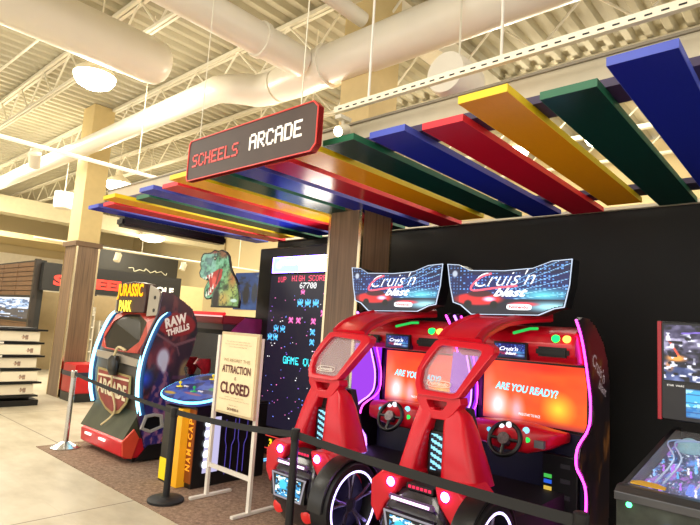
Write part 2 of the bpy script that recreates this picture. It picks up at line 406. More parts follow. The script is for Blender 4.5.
high_bay((-5.65, 5.2, 4.45), 'bright lamp peeking out at the left edge of the hanging sign', .12, 60)

# track rails
M_track = glow('lit_track', 'FFF7E2', 1.6)
def rail(path, label, r=.022, m=M_steel, hang=()):
    o = mesh('track_rail', MB().tube(path, r, 6), m, at=path[0]); tag(o, label, 'track rail')
    for x, y, z in hang: mesh('hanger', MB().tube([(x, y, z), (x, y, 6.2)], .008, 6), M_steel, o)
    return o
rail([(-7.4, 0, 3.78), (-7.4, 7.0, 3.78)], 'bright white lighting track crossing in front of the tan pillar', .028, mat('white_track', 'FFFDF2', .3, emit='FFF3D0', es=.35), [(-7.4, 1.2, 3.78), (-7.4, 3.5, 3.78), (-7.4, 5.6, 3.78)])
rail([(-13, 4, 3.29), (-13, 12.4, 3.31)], 'thin far lighting track below the left end of the canopy', .03, mat('white_track2', 'F6EED6', .4), [(-13, 6.5, 3.28), (-13, 9.5, 3.28)])
rail([(-18, 2.0, 5.4), (-7.0, 2.2, 5.4)], 'thin conduit high at the left under the roof', .02)
def spot(name, at, d, label, L=.16, r=.055, m=None, on=True, arm=.12):
    t = empty(name, at, label, 'spotlight', 'track spotlights'); a = Vector(at); d = Vector(d).normalized()
    mesh('bracket', MB().tube([a+Vector((0, 0, arm)), a], .012, 6).box(at[0]-.03, at[0]+.03, at[1]-.06, at[1]+.06, at[2]+arm-.02, at[2]+arm+.01), M_steel, t)
    mesh('lamp_head', MB().tube([a-d*L*.5, a-d*L*.45, a+d*L*.4, a+d*L*.5], [r*.7, r, r, r*.95], 14), m or M_lampb, t, smooth=True)
    if on: mesh('lens', MB().tube([a+d*L*.51, a+d*(L*.53)], r*.8, 14), glow('spot_lens', 'FFF3D0', 18), t)
    return t
spot('track_spotlight', (-7.4, 2.17, 3.60), (-.5, .2, -.6), 'white track spotlight at the left edge, aimed left', .2, .07, on=False)
spot('track_spotlight', (-13, 7.7, 3.115), (0, -.3, -1), 'small white spotlight on the far track beside the tan wall', .2, .08, on=False)
spot('track_spotlight', (-13, 5.9, 3.11), (.2, -.3, -1), 'small white spotlight on the far track above the dark second board', .2, .08, on=False)
spot('track_spotlight', (-2.75, 2.86, 3.25), (.1, -.75, -.35), 'glaring spotlight at the right end of the hanging sign', .12, .045, arm=.1)

# hanging white drum and pendant at the left
o = mesh('hanging_drum', MB().lathe([(.02, -.2), (.19, -.19), (.205, -.1), (.205, .18), (.15, .2), (.02, .2)], (-2.55, 4.13, 4.12), 28, 'y'), M_duct, at=(-2.55, 4.13, 4.12), smooth=True)
tag(o, 'white round drum hanging behind the perforated rail above the red slats', 'drum')
mesh('hanger', MB().tube([(-2.55, 4.18, 4.32), (-2.55, 4.18, 6.2)], .01, 6), M_steel, o)
o = mesh('hanging_drum', MB().lathe([(.02, -.2), (.2, -.2), (.22, -.14), (.22, .2), (.02, .22)], (-14, 4.86, 4.42), 24), M_duct, at=(-14, 4.86, 4.42), smooth=True)
tag(o, 'small white drum hanging left of the tan pillar', 'drum')
mesh('hanger', MB().tube([(-14, 4.86, 4.6), (-14, 4.86, 6.2)], .012, 6), M_steel, o)

# ------------------------------------------------------------------ the slatted canopy
def lacquer(name, h):
    m = bpy.data.materials.new(name); m.use_nodes = True; nt = m.node_tree; nt.nodes.clear(); N = nt.nodes.new
    d = N('ShaderNodeBsdfDiffuse'); g = N('ShaderNodeBsdfGlossy'); g.inputs['Roughness'].default_value = .23; x = N('ShaderNodeMixShader'); x.inputs[0].default_value = .13
    n = N('ShaderNodeTexNoise'); n.inputs['Scale'].default_value = 40; mr = N('ShaderNodeMapRange'); mr.inputs[3].default_value = .93; mr.inputs[4].default_value = 1.07
    mx = N('ShaderNodeMix'); mx.data_type = 'RGBA'; mx.blend_type = 'MULTIPLY'; mx.inputs[0].default_value = 1; mx.inputs[6].default_value = (*lin(rgb(h)), 1)
    nt.links.new(n.outputs[0], mr.inputs[0]); nt.links.new(mr.outputs[0], mx.inputs[7]); nt.links.new(mx.outputs[2], d.inputs[0])
    o = N('ShaderNodeOutputMaterial'); nt.links.new(d.outputs[0], x.inputs[1]); nt.links.new(g.outputs[0], x.inputs[2]); nt.links.new(x.outputs[0], o.inputs[0]); return m
SL = {'blue': lacquer('slat_blue', '1A2AA8'), 'green': lacquer('slat_green', '0A3A34'), 'yellow': lacquer('slat_yellow', 'E9A00C'), 'red': lacquer('slat_red', 'BE1030')}
EDGE = {'blue': mat('slat_edge_blue', '4A5BC8', .5), 'green': mat('slat_edge_green', '1F6B4A', .5), 'yellow': mat('slat_edge_yellow', 'F6D312', .5), 'red': mat('slat_edge_red', 'E8283A', .5)}
canopy = empty('slatted_canopy', (-3.2, 4.2, 3.0), 'canopy of blue, red, yellow and green slats over the arcade machines', 'canopy')
ORD = ['first', 'second', 'third', 'fourth', 'fifth']
YN = [2.63, 2.82, 2.62, 2.85, 2.79, 2.73, 2.63, 2.84, 2.75, 2.80, 2.63, 2.78, 2.73, 2.90, 2.69, 2.87, 2.85]
names = ['blue', 'green', 'yellow', 'red']; protos = {}
for k in range(16, -1, -1):
    c = names[k % 4]; x0 = -.775-.4078*k; y0 = YN[k]
    idx = {'blue': (16-k)//4, 'red': (15-k)//4, 'yellow': (14-k)//4, 'green': (13-k)//4}[c]
    lab = 'glossy %s canopy slat, %s %s one counted from the left end' % (c, ORD[idx], c)
    if c not in protos:
        o = mesh('canopy_slat', MB().box(x0, x0+.302, y0, y0+2.82, 3.095, 3.14), SL[c], canopy)
        mesh('edge_band', MB().box(x0-.003, x0, y0, y0+2.82, 3.095, 3.141).box(x0+.302, x0+.305, y0, y0+2.82, 3.095, 3.141).box(x0-.003, x0+.305, y0-.003, y0, 3.095, 3.141), EDGE[c], o)
        protos[c] = (o, x0, y0)
    else:
        o = copy_tree(protos[c][0], canopy); o.location = (x0-protos[c][1], y0-protos[c][2], 0)
    tag(o, lab)
M_cross = mat('cross_bar', '3A2A52', .5)
for y, lb in ((2.95, 'dark cross bar carrying the slats near the front of the canopy'), (5.12, 'dark cross bar carrying the slats near the black wall')):
    tag(mesh('cross_bar', MB().box(-7.28, 1.0, y, y+.25, 3.141, 3.19), M_cross, canopy), lb)
o = mesh('canopy_fascia', MB().box(-7.1, 1.6, 3.0, 3.06, 3.19, 3.345), mat('fascia_paint', 'C9BEA4', .55), canopy); tag(o, 'beige fascia beam')
mesh('top_flange', MB().box(-7.1, 1.6, 2.985, 3.1, 3.345, 3.362), mat('flange_grey', '8B8270', .5), o)
o = mesh('perforated_rail', MB().box(-2.80, 1.5, 2.80, 2.835, 3.38, 3.43), mat('strut_white', 'EDE5CE', .45), canopy); tag(o, 'white perforated rail')
sl = MB()
x = -2.75
while x < 1.45: sl.box(x, x+.035, 2.797, 2.801, 3.396, 3.404); x += .075
mesh('slot', sl, M_blkm, o, ); bpy.data.objects['slot']['kind'] = 'stuff'
for x in (-2.47, -1.43, -.2): mesh('hanger_rod', MB().tube([(x, 2.82, 3.42), (x, 2.82, 6.2)], .009, 8), M_white, o)
o = mesh('black_housing', MB().box(-7.5, -7.28, 3.32, 5.05, 2.965, 3.095, ch=.03), M_blk, canopy); tag(o, 'long black housing')

# hanging sign
t = empty('hanging_sign', (-3.62, 2.53, 3.0), 'dark brown hanging board with red rim and pixel lettering over the canopy front', 'sign')
X0, X1, Z0, Z1, ch = -4.37, -2.68, 2.985, 3.365, .05
out = [(X0+.02, Z0), (X1-ch, Z0), (X1, Z0+ch), (X1, Z1-ch), (X1-ch, Z1), (X0+.02, Z1), (X0, Z1-.03), (X0, Z0+.03)]
sc = lambda P, d: [(a+(d if a < -3.6 else -d), b+(d if b < 3.17 else -d)) for a, b in P]
mesh('board', MB().prism(out, XZ(2.53), 0, .05), mat('sign_brown', '463732', .55, var=.2, scale=2), t)
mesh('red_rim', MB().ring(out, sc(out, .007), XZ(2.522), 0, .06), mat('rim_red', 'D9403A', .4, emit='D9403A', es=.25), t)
def pixtext(name, s_, at, w, h, m, parent, adv=6):
    mb = MB(); n = len(s_)*adv-(adv-5); cw, chh = w/n, h/7; x, y, z = at
    for i, chx in enumerate(s_):
        for r, row in enumerate(bits(chx)):
            for c, b in enumerate(row):
                if b: xx = x+(i*adv+c)*cw; zz = z+h-(r+1)*chh; mb.box(xx, xx+cw*1.02, y-.004, y, zz, zz+chh*1.02)
    return mesh(name, mb, m, parent)
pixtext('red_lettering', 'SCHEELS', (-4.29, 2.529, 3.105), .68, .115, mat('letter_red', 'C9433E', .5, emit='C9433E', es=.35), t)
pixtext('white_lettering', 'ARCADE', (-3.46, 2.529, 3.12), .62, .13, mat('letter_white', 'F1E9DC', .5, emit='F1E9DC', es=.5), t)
mesh('hanging_wire', MB().tube([(-4.25, 2.555, 3.34), (-4.25, 2.555, 6.2)], .005, 6).tube([(-2.9, 2.555, 3.34), (-2.9, 2.555, 6.2)], .005, 6), M_steel, t)

# ------------------------------------------------------------------ racing cabinets
LEDPTS = [(4.421, 1.932), (4.517, 1.836), (4.594, 1.721), (4.661, 1.587), (4.718, 1.452), (4.771, 1.318), (4.785, 1.203), (4.766, 1.097), (4.689, 1.03), (4.574, 0.982), (4.488, 0.934), (4.455, 0.857), (4.479, 0.78), (4.574, 0.704), (4.67, 0.608), (4.699, 0.492), (4.689, 0.358), (4.689, 0.03)]
def smoothpath(P, n=3):
    P = [Vector(p) for p in P]; out = []
    for i in range(len(P)-1):
        a, b, c, d = P[max(i-1, 0)], P[i], P[i+1], P[min(i+2, len(P)-1)]
        for k in range(n):
            t = k/n; out.append(.5*((2*b)+(-a+c)*t+(2*a-5*b+4*c-d)*t*t+(-a+3*b-3*c+d)*t**3))
    return out+[P[-1]]
M_pinkled = glow('pink_led', 'FF3FDC', 4.5)
M_purpled = glow('purple_led', 'C070FF', 3.6)
def city_art(w, h, seed=3):
    im, U, V = canvas(w, h, (.02, .05, .22))
    mixc(im, vnoise(U, V*0+.3, 22, seed)*.7*(V < .75), (.04, .16, .5))
    g = (np.sin(U*w*1.2) > .2) & (np.sin(V*h*1.5) > .1) & (V > .35) & (vnoise(U, V, 25, seed+4) > .45)
    mixc(im, g*.75, (.45, .7, 1))
    mixc(im, blob(U, V, .8, .38, .3, .16, .9), (.35, .75, .8))
    for q in range(6): mixc(im, stroke(U, V, (.55, .3+.06*q), (1.02, .42+.13*q), .008, .8)*.8, (.6, .85, 1))
    mixc(im, (V < .3)*.85, (.05, .05, .09))
    mixc(im, blob(U, V, .85, .18, .25, .12, .8), (.6, .85, .9))
    mixc(im, blob(U, V, .28, .3, .24, .13, .25), (.75, .12, .14))          # the red car
    mixc(im, blob(U, V, .3, .4, .12, .07, .3), (.25, .05, .1))
    mixc(im, blob(U, V, .38, .3, .07, .06, .7), (1, .8, 1)); mixc(im, blob(U, V, .2, .2, .04, .09, .3), (.02, .02, .03)); mixc(im, blob(U, V, .42, .2, .035, .08, .3), (.02, .02, .03))
    mixc(im, blob(U, V, .65, .22, .14, .05, .5), (.85, .25, .3))
    mixc(im, blob(U, V, .075, .78, .03, .08, .4), (.9, .95, 1))
    mixc(im, (U < .12)*.3, (.02, .03, .1))
    return im
def side_art(w, h):
    im, U, V = canvas(w, h, (.10, .05, .07))
    f = fbm(U, V, 7, 11); mixc(im, (f-.5)*3*(V < .55), (.30, .16, .05)); mixc(im, (fbm(U, V, 5, 21)-.5)*3, (.16, .05, .14))
    mixc(im, blob(U, V, .55, .85, .6, .2, .6)*.8, (.55, .12, .14)); mixc(im, (fbm(U, V, 9, 41)-.55)*5, (.5, .3, .12))
    return im
def racing_cabinet(xc):
    t = empty('racing_cabinet', (xc, 4.2, 0), '', 'arcade machine', 'twin racing cabinets')
    off = [.085]; X = lambda x: xc+x+off[0]
    mesh('base', MB().box(X(-.5), X(.5), 3.55, 5.20, .0, .14), M_blk, t, bevel=.02)
    # side panels with lit edge
    for sx in (-1, 1):
        x = X(sx*.555); lo = x-.02
        prof = [tuple(p[:2]) for p in [(a, b) for a, b in LEDPTS]]+[(5.20, .03), (5.22, .8), (5.21, 1.43), (5.14, 1.62), (5.03, 1.76), (4.83, 1.89), (4.64, 1.955), (4.5, 1.96)]
        sp = mesh('side_panel', MB().prism(prof, YZ(lo), 0, .04), mat('side_panel_dark', '160E18', .3, var=.3), t)
        im = side_art(40, 90); kk = inside(*[z for z in canvas(40, 90, (0, 0, 0))[1:]], [((a-4.4)/.86, b/2.0) for a, b in prof])
        xo = x+sx*.0215
        if sx > 0: picture('side_graphic', im, (xo, 4.4, 0), (0, .86, 0), (0, 0, 2.0), paintmat('side_print_selflit', .3, .35, .2), sp, kk)  # emission added to the printed side art to brighten it
        led = smoothpath([(x+.0, a-.012, b) for a, b in LEDPTS], 3)
        mesh('led_strip', MB().tube(led, .009 if sx > 0 else .011, 8), M_pinkled if sx > 0 else M_purpled, t)
        if sx > 0:
            text('script', "Cruis'n", (xo+.003, 4.90, 1.55), (0, .66, -.38), (0, .25, 1), .11, mat('dull_white', 'C8B4BC', .5, emit='C8B4BC', es=.15), sp, width=.36, shear=.3)  # slight emission stands in for light on the script
            text('script', 'blast', (xo+.003, 5.0, 1.38), (0, .66, -.3), (0, .2, 1), .08, MATS['dull_white'], sp, width=.22, shear=.3)
    # glowing inner lobe of the left panel + second led line
    lob = [(a+.06, b) for a, b in LEDPTS[4:10]]
    led2 = smoothpath([(X(-.53), a+.07, b) for a, b in LEDPTS[0:12]], 3)
    mesh('led_strip', MB().tube(led2, .008, 8), M_pinkled, t)
    mesh('lit_side_window', MB().prism([(a_-.004, b_) for a_, b_ in LEDPTS[3:11]]+[(4.40, .98), (4.38, 1.3), (4.42, 1.60)], YZ(X(-.556)), 0, .004), glow('lilac_acrylic', 'A848F0', .75), t)
    mesh('lit_side_window', MB().prism([(4.66, 1.60), (4.74, 1.45), (4.80, 1.3), (4.81, 1.15), (4.75, 1.05), (4.66, 1.0), (4.84, .98), (4.84, 1.60)], YZ(X(-.531)), 0, .004), glow('purple_acrylic', '9A2BF0', 1.0), t)
    # back wall of the cockpit, screen, dashboard
    mesh('cockpit_back', MB().box(X(-.53), X(.53), 4.88, 5.19, .14, 1.60), mat('cockpit_led_dark', '10102E', .45), t)  # blue cast of the LEDs is mixed into this dark base colour
    mesh('screen_bezel', MB().box(X(-.49), X(.52), 4.855, 4.88, .97, 1.57), M_bezel, t, bevel=.01)
    w, h = 110, 60; im, U, V = canvas(w, h, (.86, .22, .06))
    mixc(im, fbm(U, V, 3, 5)*1.1, (1, .38, .1)); mixc(im, blob(U, V, .75, .3, .18, .3, .9), (1, .75, .2)); mixc(im, blob(U, V, .15, .25, .16, .35, .8), (1, .88, .9))
    mixc(im, blob(U, V, .35, .2, .1, .3, .8)*.8, (1, .7, .8)); mixc(im, blob(U, V, .55, .95, .5, .15, .8)*.7, (.85, .1, .05)); mixc(im, blob(U, V, .05, .5, .1, .5, .8)*.6, (1, .5, .45))
    mixc(im, (1-V*9)*.6, (.3, .1, .3))
    scr = picture('screen', im, (X(-.46), 4.853, 1.0), (.96, 0, 0), (0, 0, .54), M_scr, t)
    text('screen_caption', 'ARE YOU READY?', (X(-.04), 4.848, 1.30), (1, 0, -.04), (0, 0, 1), .07, glow('cyan_text', '7FDDF2', 1.3), scr, width=.60, bold=.03, shear=.3)
    text('screen_caption', 'PRESS START TO RACE', (X(.0), 4.848, 1.075), (1, 0, 0), (0, 0, 1), .022, glow('white_text', 'F5F5FF', 1.2), scr, width=.2)
    # hood over the screen
    hood = [(4.52, 1.57), (4.45, 1.63), (4.43, 1.72), (4.47, 1.80), (4.58, 1.86), (4.85, 1.885), (5.15, 1.72), (5.15, 1.57)]
    hd = mesh('hood', MB().prism(hood, YZ(X(-.535)), 0, 1.07), M_red, t, smooth=True, bevel=.02)
    for sx in (-1, 1):
        mesh('speaker_recess', MB().box(X(sx*.36)-.135, X(sx*.36)+.135, 4.405, 4.46, 1.625, 1.705, ch=.02), M_blkm, hd)
        for dx, h_, c in ((.38, 'green', '18FF58'), (.47, 'amber', 'FFB048')):
            mesh(h_+'_lamp', MB().lathe([(.001, -.025), (.026, -.02), (.031, 0), (.031, .03)], (X(sx*dx), 4.445, 1.775), 16, 'y'), glow(h_+'_lamp', c, 2.6), hd, smooth=True)
    im = city_art(40, 16, 9); mixc(im, im[..., 0]*0+.35, (.05, .1, .5))
    sm = picture('small_marquee', im, (X(-.13), 4.40, 1.595), (.27, 0, 0), (0, .0, .115), M_back, t)
    mesh('small_marquee_frame', MB().box(X(-.145), X(.155), 4.405, 4.47, 1.58, 1.725), M_blk, t)
    text('script', "Cruis'n", (X(-.0), 4.396, 1.667), (1, 0, 0), (0, 0, 1), .035, glow('white_text', '', 0), sm, width=.17, bold=.02, shear=.4)
    text('script', 'blast', (X(.02), 4.396, 1.63), (1, 0, 0), (0, 0, 1), .026, MATS['white_text'], sm, width=.1, bold=.03, shear=.4)
    # arch from the seat back to the hood
    a = [(-.17, 3.86, 1.70, .20), (-.17, 3.95, 1.765, .20), (-.15, 4.08, 1.825, .20), (-.12, 4.22, 1.875, .20), (-.07, 4.38, 1.91, .21), (-.02, 4.56, 1.935, .22), (0, 4.75, 1.95, .24)]
    mesh('roll_arch', MB().loft([((X(q[0]), q[1], q[2]), (q[3], 0, 0), (0, -.015, .035)) for q in a], 24, .35), M_red, t, smooth=True)
    mesh('arch_rib', MB().tube(smoothpath([(X(q[0]+q[3]-.03), q[1], q[2]+.02) for q in a], 3), .035, 10), M_redd, t, smooth=True)
    mesh('arch_rib', MB().tube(smoothpath([(X(q[0]-q[3]+.03), q[1], q[2]+.02) for q in a], 3), .035, 10), M_red, t, smooth=True)
    mesh('green_glow_streak', MB().tube([(X(.13), 4.2, 1.80), (X(.2), 4.36, 1.845), (X(.24), 4.42, 1.85)], .012, 8), glow('green_streak', '37D860', .7), t)  # emissive tube drawn for the green glow streak under the arch
    # header (marquee) with notched outline
    mq = [(0, 0), (.105, .01), (.20, .065), (.50, .075), (.72, .06), (.86, .005), (1, -.005), (.985, .2), (.95, .385), (.88, .40), (.77, .455), (.23, .465), (.135, .385), (.065, .36), (.03, .2)]
    MX, MZ, MW = X(-.60), 2.41, 1.15
    P = [(MX+u*MW, MZ-v*1.0) for u, v in mq]; cx = MX+MW/2; cz = MZ-.22
    shrink = lambda d: [(a+(d if a < cx-.05 else (-d if a > cx+.05 else 0)), b+(d if b < cz else -d)) for a, b in P]
    hb = mesh('header_box', MB().prism(P, XZ(4.33), 0, .16), M_blk, t)
    mesh('header_rim', MB().ring(P, shrink(.006), XZ(4.322), 0, .012), glow('rim_white', 'D8E8FF', .85), hb)
    w, h = 170, 72; im = city_art(w, h); _, U, V = canvas(w, h, (0, 0, 0))
    kk = inside(U, V, [((a-MX)/MW, (b-(MZ-.47))/.48) for a, b in shrink(.012)])
    hg = picture('header_graphic', im, (MX, 4.324, MZ-.47), (MW, 0, 0), (0, 0, .48), M_back, hb, kk)
    mw = glow('header_white', 'FFFFFF', 1.3)
    text('script', "Cruis'n", (cx+.0, 4.32, cz+.075), (1, 0, .04), (0, 0, 1), .125, mw, hg, width=.56, bold=-.012, shear=.5)
    mesh('script_swash', MB().tube(smoothpath([(cx-.12, 4.32, cz+.12), (cx-.22, 4.32, cz+.09), (cx-.31, 4.32, cz+.01), (cx-.29, 4.32, cz-.03), (cx-.1, 4.32, cz-.01), (cx+.12, 4.32, cz+.01)], 4), .009, 6), glow('swash_pink', 'FF6A7C', 1.2), hg)
    text('script', 'blast', (cx+.06, 4.32, cz-.045), (1, 0, 0), (0, 0, 1), .075, mw, hg, width=.31, bold=.03, shear=.5)
    cap = mesh('capsule', MB().loft([((cx+.14, 4.320, cz-.17), (.11, 0, 0), (0, 0, .025)), ((cx+.14, 4.318, cz-.17), (.11, 0, 0), (0, 0, .025))], 28, .5), mw, hg)
    text('maker_name', 'Nintendo', (cx+.14, 4.316, cz-.17), (1, 0, 0), (0, 0, 1), .028, glow('maker_red', 'E0303A', .8), cap, width=.17, bold=.03)
    # dashboard and steering wheel
    d = mesh('dashboard', MB().loft([((X(-.44), 4.66, .93), (0, .07, 0), (0, 0, .05)), ((X(-.36), 4.60, .93), (0, .13, 0), (0, 0, .09)), ((X(-.1), 4.56, .93), (0, .16, 0), (0, 0, .12)), ((X(.15), 4.56, .93), (0, .16, 0), (0, 0, .12)), ((X(.30), 4.62, .94), (0, .11, 0), (0, 0, .08)), ((X(.40), 4.7, .96), (0, .06, 0), (0, 0, .04))], 24, .6), M_red, t, smooth=True)
    mesh('under_dash', MB().box(X(-.5), X(.5), 4.80, 4.89, .14, .98), mat('cockpit_led_blue', '0C0C34', .4), t)  # wall colour carries the blue light of the purple LEDs
    tl = Matrix.Rotation(math.radians(-24), 3, 'X'); c = Vector((X(.0), 4.36, .92))
    ringp = [c+tl @ Vector((.135*math.cos(a_), 0, .135*math.sin(a_))) for a_ in [2*PI*i/36 for i in range(36)]]
    sw = mesh('steering_wheel', MB().tube(ringp, .019, 10, closed=True), M_blk, t, smooth=True)
    mesh('spoke', MB().tube([c+tl @ Vector((-.13, 0, 0)), c+tl @ Vector((.13, 0, 0))], .014, 8).tube([c, c+tl @ Vector((0, 0, -.13))], .016, 8), M_blk, sw)
    mesh('hub', MB().tube([c+tl @ Vector((0, -.03, 0)), c+tl @ Vector((0, .02, 0))], .05, 20), mat('hub_metal', '6A5E62', .35, metal=.6, var=.5, scale=60), sw)
    mesh('column', MB().tube([c, c+tl @ Vector((0, .2, 0))], .04, 14), M_blk, sw)
    for dx, dz, c_, r in ((-.05, .085, 'F4F6FF', .022), (.02, .10, 'F4F6FF', .024), (-.17, .03, '59B8E8', .02), (.16, .075, '8ECDF0', .026), (.17, .0, '2EDC5A', .022)):
        mesh('gauge_light', MB().lathe([(.002, -.012), (r, -.008), (r, .01)], (X(dx), 4.395+abs(dx)*.15, .935+dz), 16, 'y'), glow('g_'+c_, c_, 1.2), d)
    mesh('card_reader', MB().box(X(.22), X(.30), 4.44, 4.48, .88, .94), mat('reader_grey', '6B6B70', .4), d)
    mesh('card_reader', MB().box(X(-.27), X(-.23), 4.46, 4.5, .9, .97), M_white, d)
    cd = mesh('coin_door', MB().box(X(.17), X(.47), 4.74, 4.80, .16, .80), mat('coin_black', '121216', .35), t, bevel=.01)
    for z, c_ in ((.60, '46B84E'), (.555, '2A5BD0'), (.50, 'D6B24A')): mesh('bill_acceptor_light', MB().box(X(.19), X(.255), 4.732, 4.74, z, z+.03), glow('b_'+c_, c_, .8), cd)
    for z in (.7, .58, .45, .3): mesh('coin_slot', MB().box(X(.33), X(.41), 4.73, 4.74, z, z+.035), mat('slot_grey', '34343C', .4), cd)
    # seat
    off[0] = 0.
    mesh('seat_cushion', MB().box(X(-.26), X(.22), 3.82, 4.3, .34, .5, ch=.04), M_blkm, t)
    mesh('seat_back', MB().loft([((X(-.04), 3.86, .45), (.22, 0, 0), (0, .07, 0)), ((X(-.04), 3.80, .9), (.21, 0, 0), (0, .06, 0)), ((X(-.06), 3.78, 1.2), (.16, 0, 0), (0, .05, 0))], 20, .5), M_blkm, t, smooth=True)
    # fairing behind the seat: two flared legs and a dark recess with a lit panel
    L = [(1.20, -.165, 3.60, .07, .06), (1.12, -.18, 3.59, .075, .08), (1.0, -.205, 3.58, .07, .11), (.85, -.23, 3.57, .07, .14), (.70, -.25, 3.56, .075, .17)]
    mesh('seat_fairing', MB().loft([((X(x_), y_, z_), (hx, 0, 0), (0, hy, 0)) for z_, x_, y_, hx, hy in L], 24, .4), M_red, t, smooth=True)
    R_ = [(1.22, .04, 3.60, .06, .06), (1.16, .07, 3.62, .085, .085), (1.06, .095, 3.62, .10, .12), (.94, .12, 3.62, .115, .14), (.82, .145, 3.62, .135, .16), (.70, .165, 3.62, .155, .17)]
    mesh('seat_fairing', MB().loft([((X(x_), y_, z_), (hx, 0, 0), (0, hy, 0)) for z_, x_, y_, hx, hy in R_], 24, .4), M_red, t, smooth=True)
    mesh('fairing_recess', MB().box(X(-.26), X(.0), 3.60, 3.66, .66, 1.14), M_blkm, t)
    w, h = 12, 28; im, U, V = canvas(w, h, (.03, .06, .12))
    mixc(im, (np.sin(V*32+U*5) > .1)*(abs(U-.5) < .42)*.9, (.55, .85, .95))
    picture('lit_panel', im, (X(-.125), 3.555, .75), (.115, 0, 0), (0, 0, .26), M_back, t)
    mesh('fairing_recess', MB().box(X(-.14), X(.0), 3.56, 3.61, .73, 1.03), M_blk, t)
    # bow-tie handle
    off[0] = .05
    O = [(-.295, 1.29), (.075, 1.295), (.085, 1.25), (.02, 1.17), (-.03, 1.125), (-.19, 1.12), (-.235, 1.16), (-.30, 1.25)]
    I = [(-.205, 1.255), (-.035, 1.258), (-.03, 1.245), (-.055, 1.205), (-.075, 1.19), (-.165, 1.188), (-.18, 1.20), (-.208, 1.243)]
    mesh('handle', MB().ring([(X(a_), b_) for a_, b_ in O], [(X(a_), b_) for a_, b_ in I], XZ(3.53), 0, .12), M_red, t, bevel=.008)
    mesh('handle_backing', MB().box(X(-.25), X(.03), 3.62, 3.64, 1.15, 1.28), M_redd, t)
    # head frame leaning towards the screen, with clear rear window
    lean = lambda z: 3.53+(z-1.28)*.62
    to = lambda a_, b_, d_: (X(a_), lean(b_)+d_, b_)
    O = [(-.28, 1.285), (.02, 1.285), (.075, 1.30), (.17, 1.50), (.235, 1.63), (.225, 1.675), (.17, 1.70), (-.24, 1.715), (-.30, 1.70), (-.345, 1.60), (-.37, 1.47), (-.34, 1.36)]
    I = [(-.25, 1.325), (.0, 1.32), (.035, 1.335), (.095, 1.50), (.135, 1.62), (.13, 1.64), (.10, 1.65), (-.215, 1.665), (-.25, 1.65), (-.285, 1.58), (-.32, 1.47), (-.295, 1.38)]
    mesh('head_frame', MB().ring(O, I, to, -.03, .075), M_red, t, bevel=.012)
    gl = mat('clear_acrylic', 'D8C4CC', .12, alpha=.30)
    wn = mesh('rear_window', MB().prism(I, to, .012, .018), gl, t)
    tilt = Vector((0, .62, 1)).normalized()
    lg = [X(-.14), lean(1.375)-.003, 1.375]
    for r_ in (0, ):
        el = [(Vector(lg)+Vector((.105*math.copysign(abs(math.cos(a_))**.6, math.cos(a_)), 0, 0))+tilt*.026*math.copysign(abs(math.sin(a_))**.7, math.sin(a_))) for a_ in [2*PI*i/40 for i in range(40)]]
        mesh('maker_ring', MB().tube(el, .0035, 6, closed=True), M_white, wn)
    text('maker_name', 'Nintendo', lg, (1, 0, 0), tilt, .030, M_white, wn, width=.16, bold=.02)
    off[0] = 0.
    # tail of the car: black body, red fenders, lights, licence panel
    tail = MB().loft([((X(-.02), 3.44, .10), (.22, 0, 0), (0, .14, 0)), ((X(-.02), 3.38, .22), (.28, 0, 0), (0, .17, 0)), ((X(-.02), 3.36, .40), (.30, 0, 0), (0, .19, 0)), ((X(-.02), 3.38, .55), (.255, 0, 0), (0, .18, 0)), ((X(-.02), 3.44, .65), (.18, 0, 0), (0, .16, 0))], 28, .4)
    tl_ = mesh('tail_body', tail, mat('tail_charcoal', '26232B', .22, var=.1, coat=.5), t, smooth=True)
    mesh('platform_floor', MB().box(X(-.48), X(.45), 3.66, 4.86, .14, .5), M_blkm, t)
    for sx in (-1, 1):
        q = [(sx*.17, .63), (sx*.14, .735), (sx*.31, .75), (sx*.41, .66), (sx*.40, .48), (sx*.33, .38), (sx*.27, .52)]
        mesh('fender', MB().prism([(X(a_-.01), b_) for a_, b_ in q], XZ(3.235), 0, .4), M_red, t, bevel=.015)
        tl2 = mesh('tail_lamp', MB().lathe([(.001, -.02), (.02, -.018), (.032, 0), (.034, .03)], (X(sx*.225-.01), 3.235, .685), 18, 'y'), glow('violet_lamp', 'C050FF', 42), t, smooth=True)
    mesh('vent', MB().box(X(-.12), X(.10), 3.27, 3.4, .66, .70), M_blkm, t)
    vm = MB()
    for i in range(6): vm.box(X(-.10+i*.033), X(-.08+i*.033), 3.262, 3.27, .672, .690)
    mesh('vent_lights', vm, glow('vent_red', 'E03050', 1.2), t)
    ls = mesh('light_bar', MB().box(X(-.21), X(.17), 3.175, 3.2, .585, .625, ch=.01), mat('bar_frame', '5E4A68', .3), t)
    mesh('led_row', MB().box(X(-.175), X(.135), 3.168, 3.176, .596, .613), glow('led_row', 'F7C8F4', 2.4), ls)
    lean2 = lambda z: 3.185-(z-.5)*-.02
    w, h = 30, 22; im, U, V = canvas(w, h, (.03, .05, .1)); mixc(im, (fbm(U, V, 6, 31) > .48)*1., (.12, .5, .7)); mixc(im, (fbm(U, V, 8, 41) > .56)*1., (.85, .95, .9)); mixc(im, blob(U, V, .3, .6, .2, .3, .3), (.2, .7, .85))
    pl = picture('licence_screen', im, (X(-.17), 3.155, .345), (.30, 0, 0), (0, .0, .15), M_back, t)
    F_ = [(-.225, .52), (.185, .52), (.14, .33), (-.18, .33)]; G_ = [(-.21, .508), (.17, .508), (.128, .342), (-.17, .342)]
    mesh('licence_frame', MB().ring([(X(a_), b_) for a_, b_ in F_], [(X(a_), b_) for a_, b_ in G_], XZ(3.15), 0, .012), glow('plate_rim', 'C8C0C8', .5), t)
    mesh('licence_backing', MB().box(X(-.22), X(.18), 3.157, 3.2, .33, .525), M_blk, t)
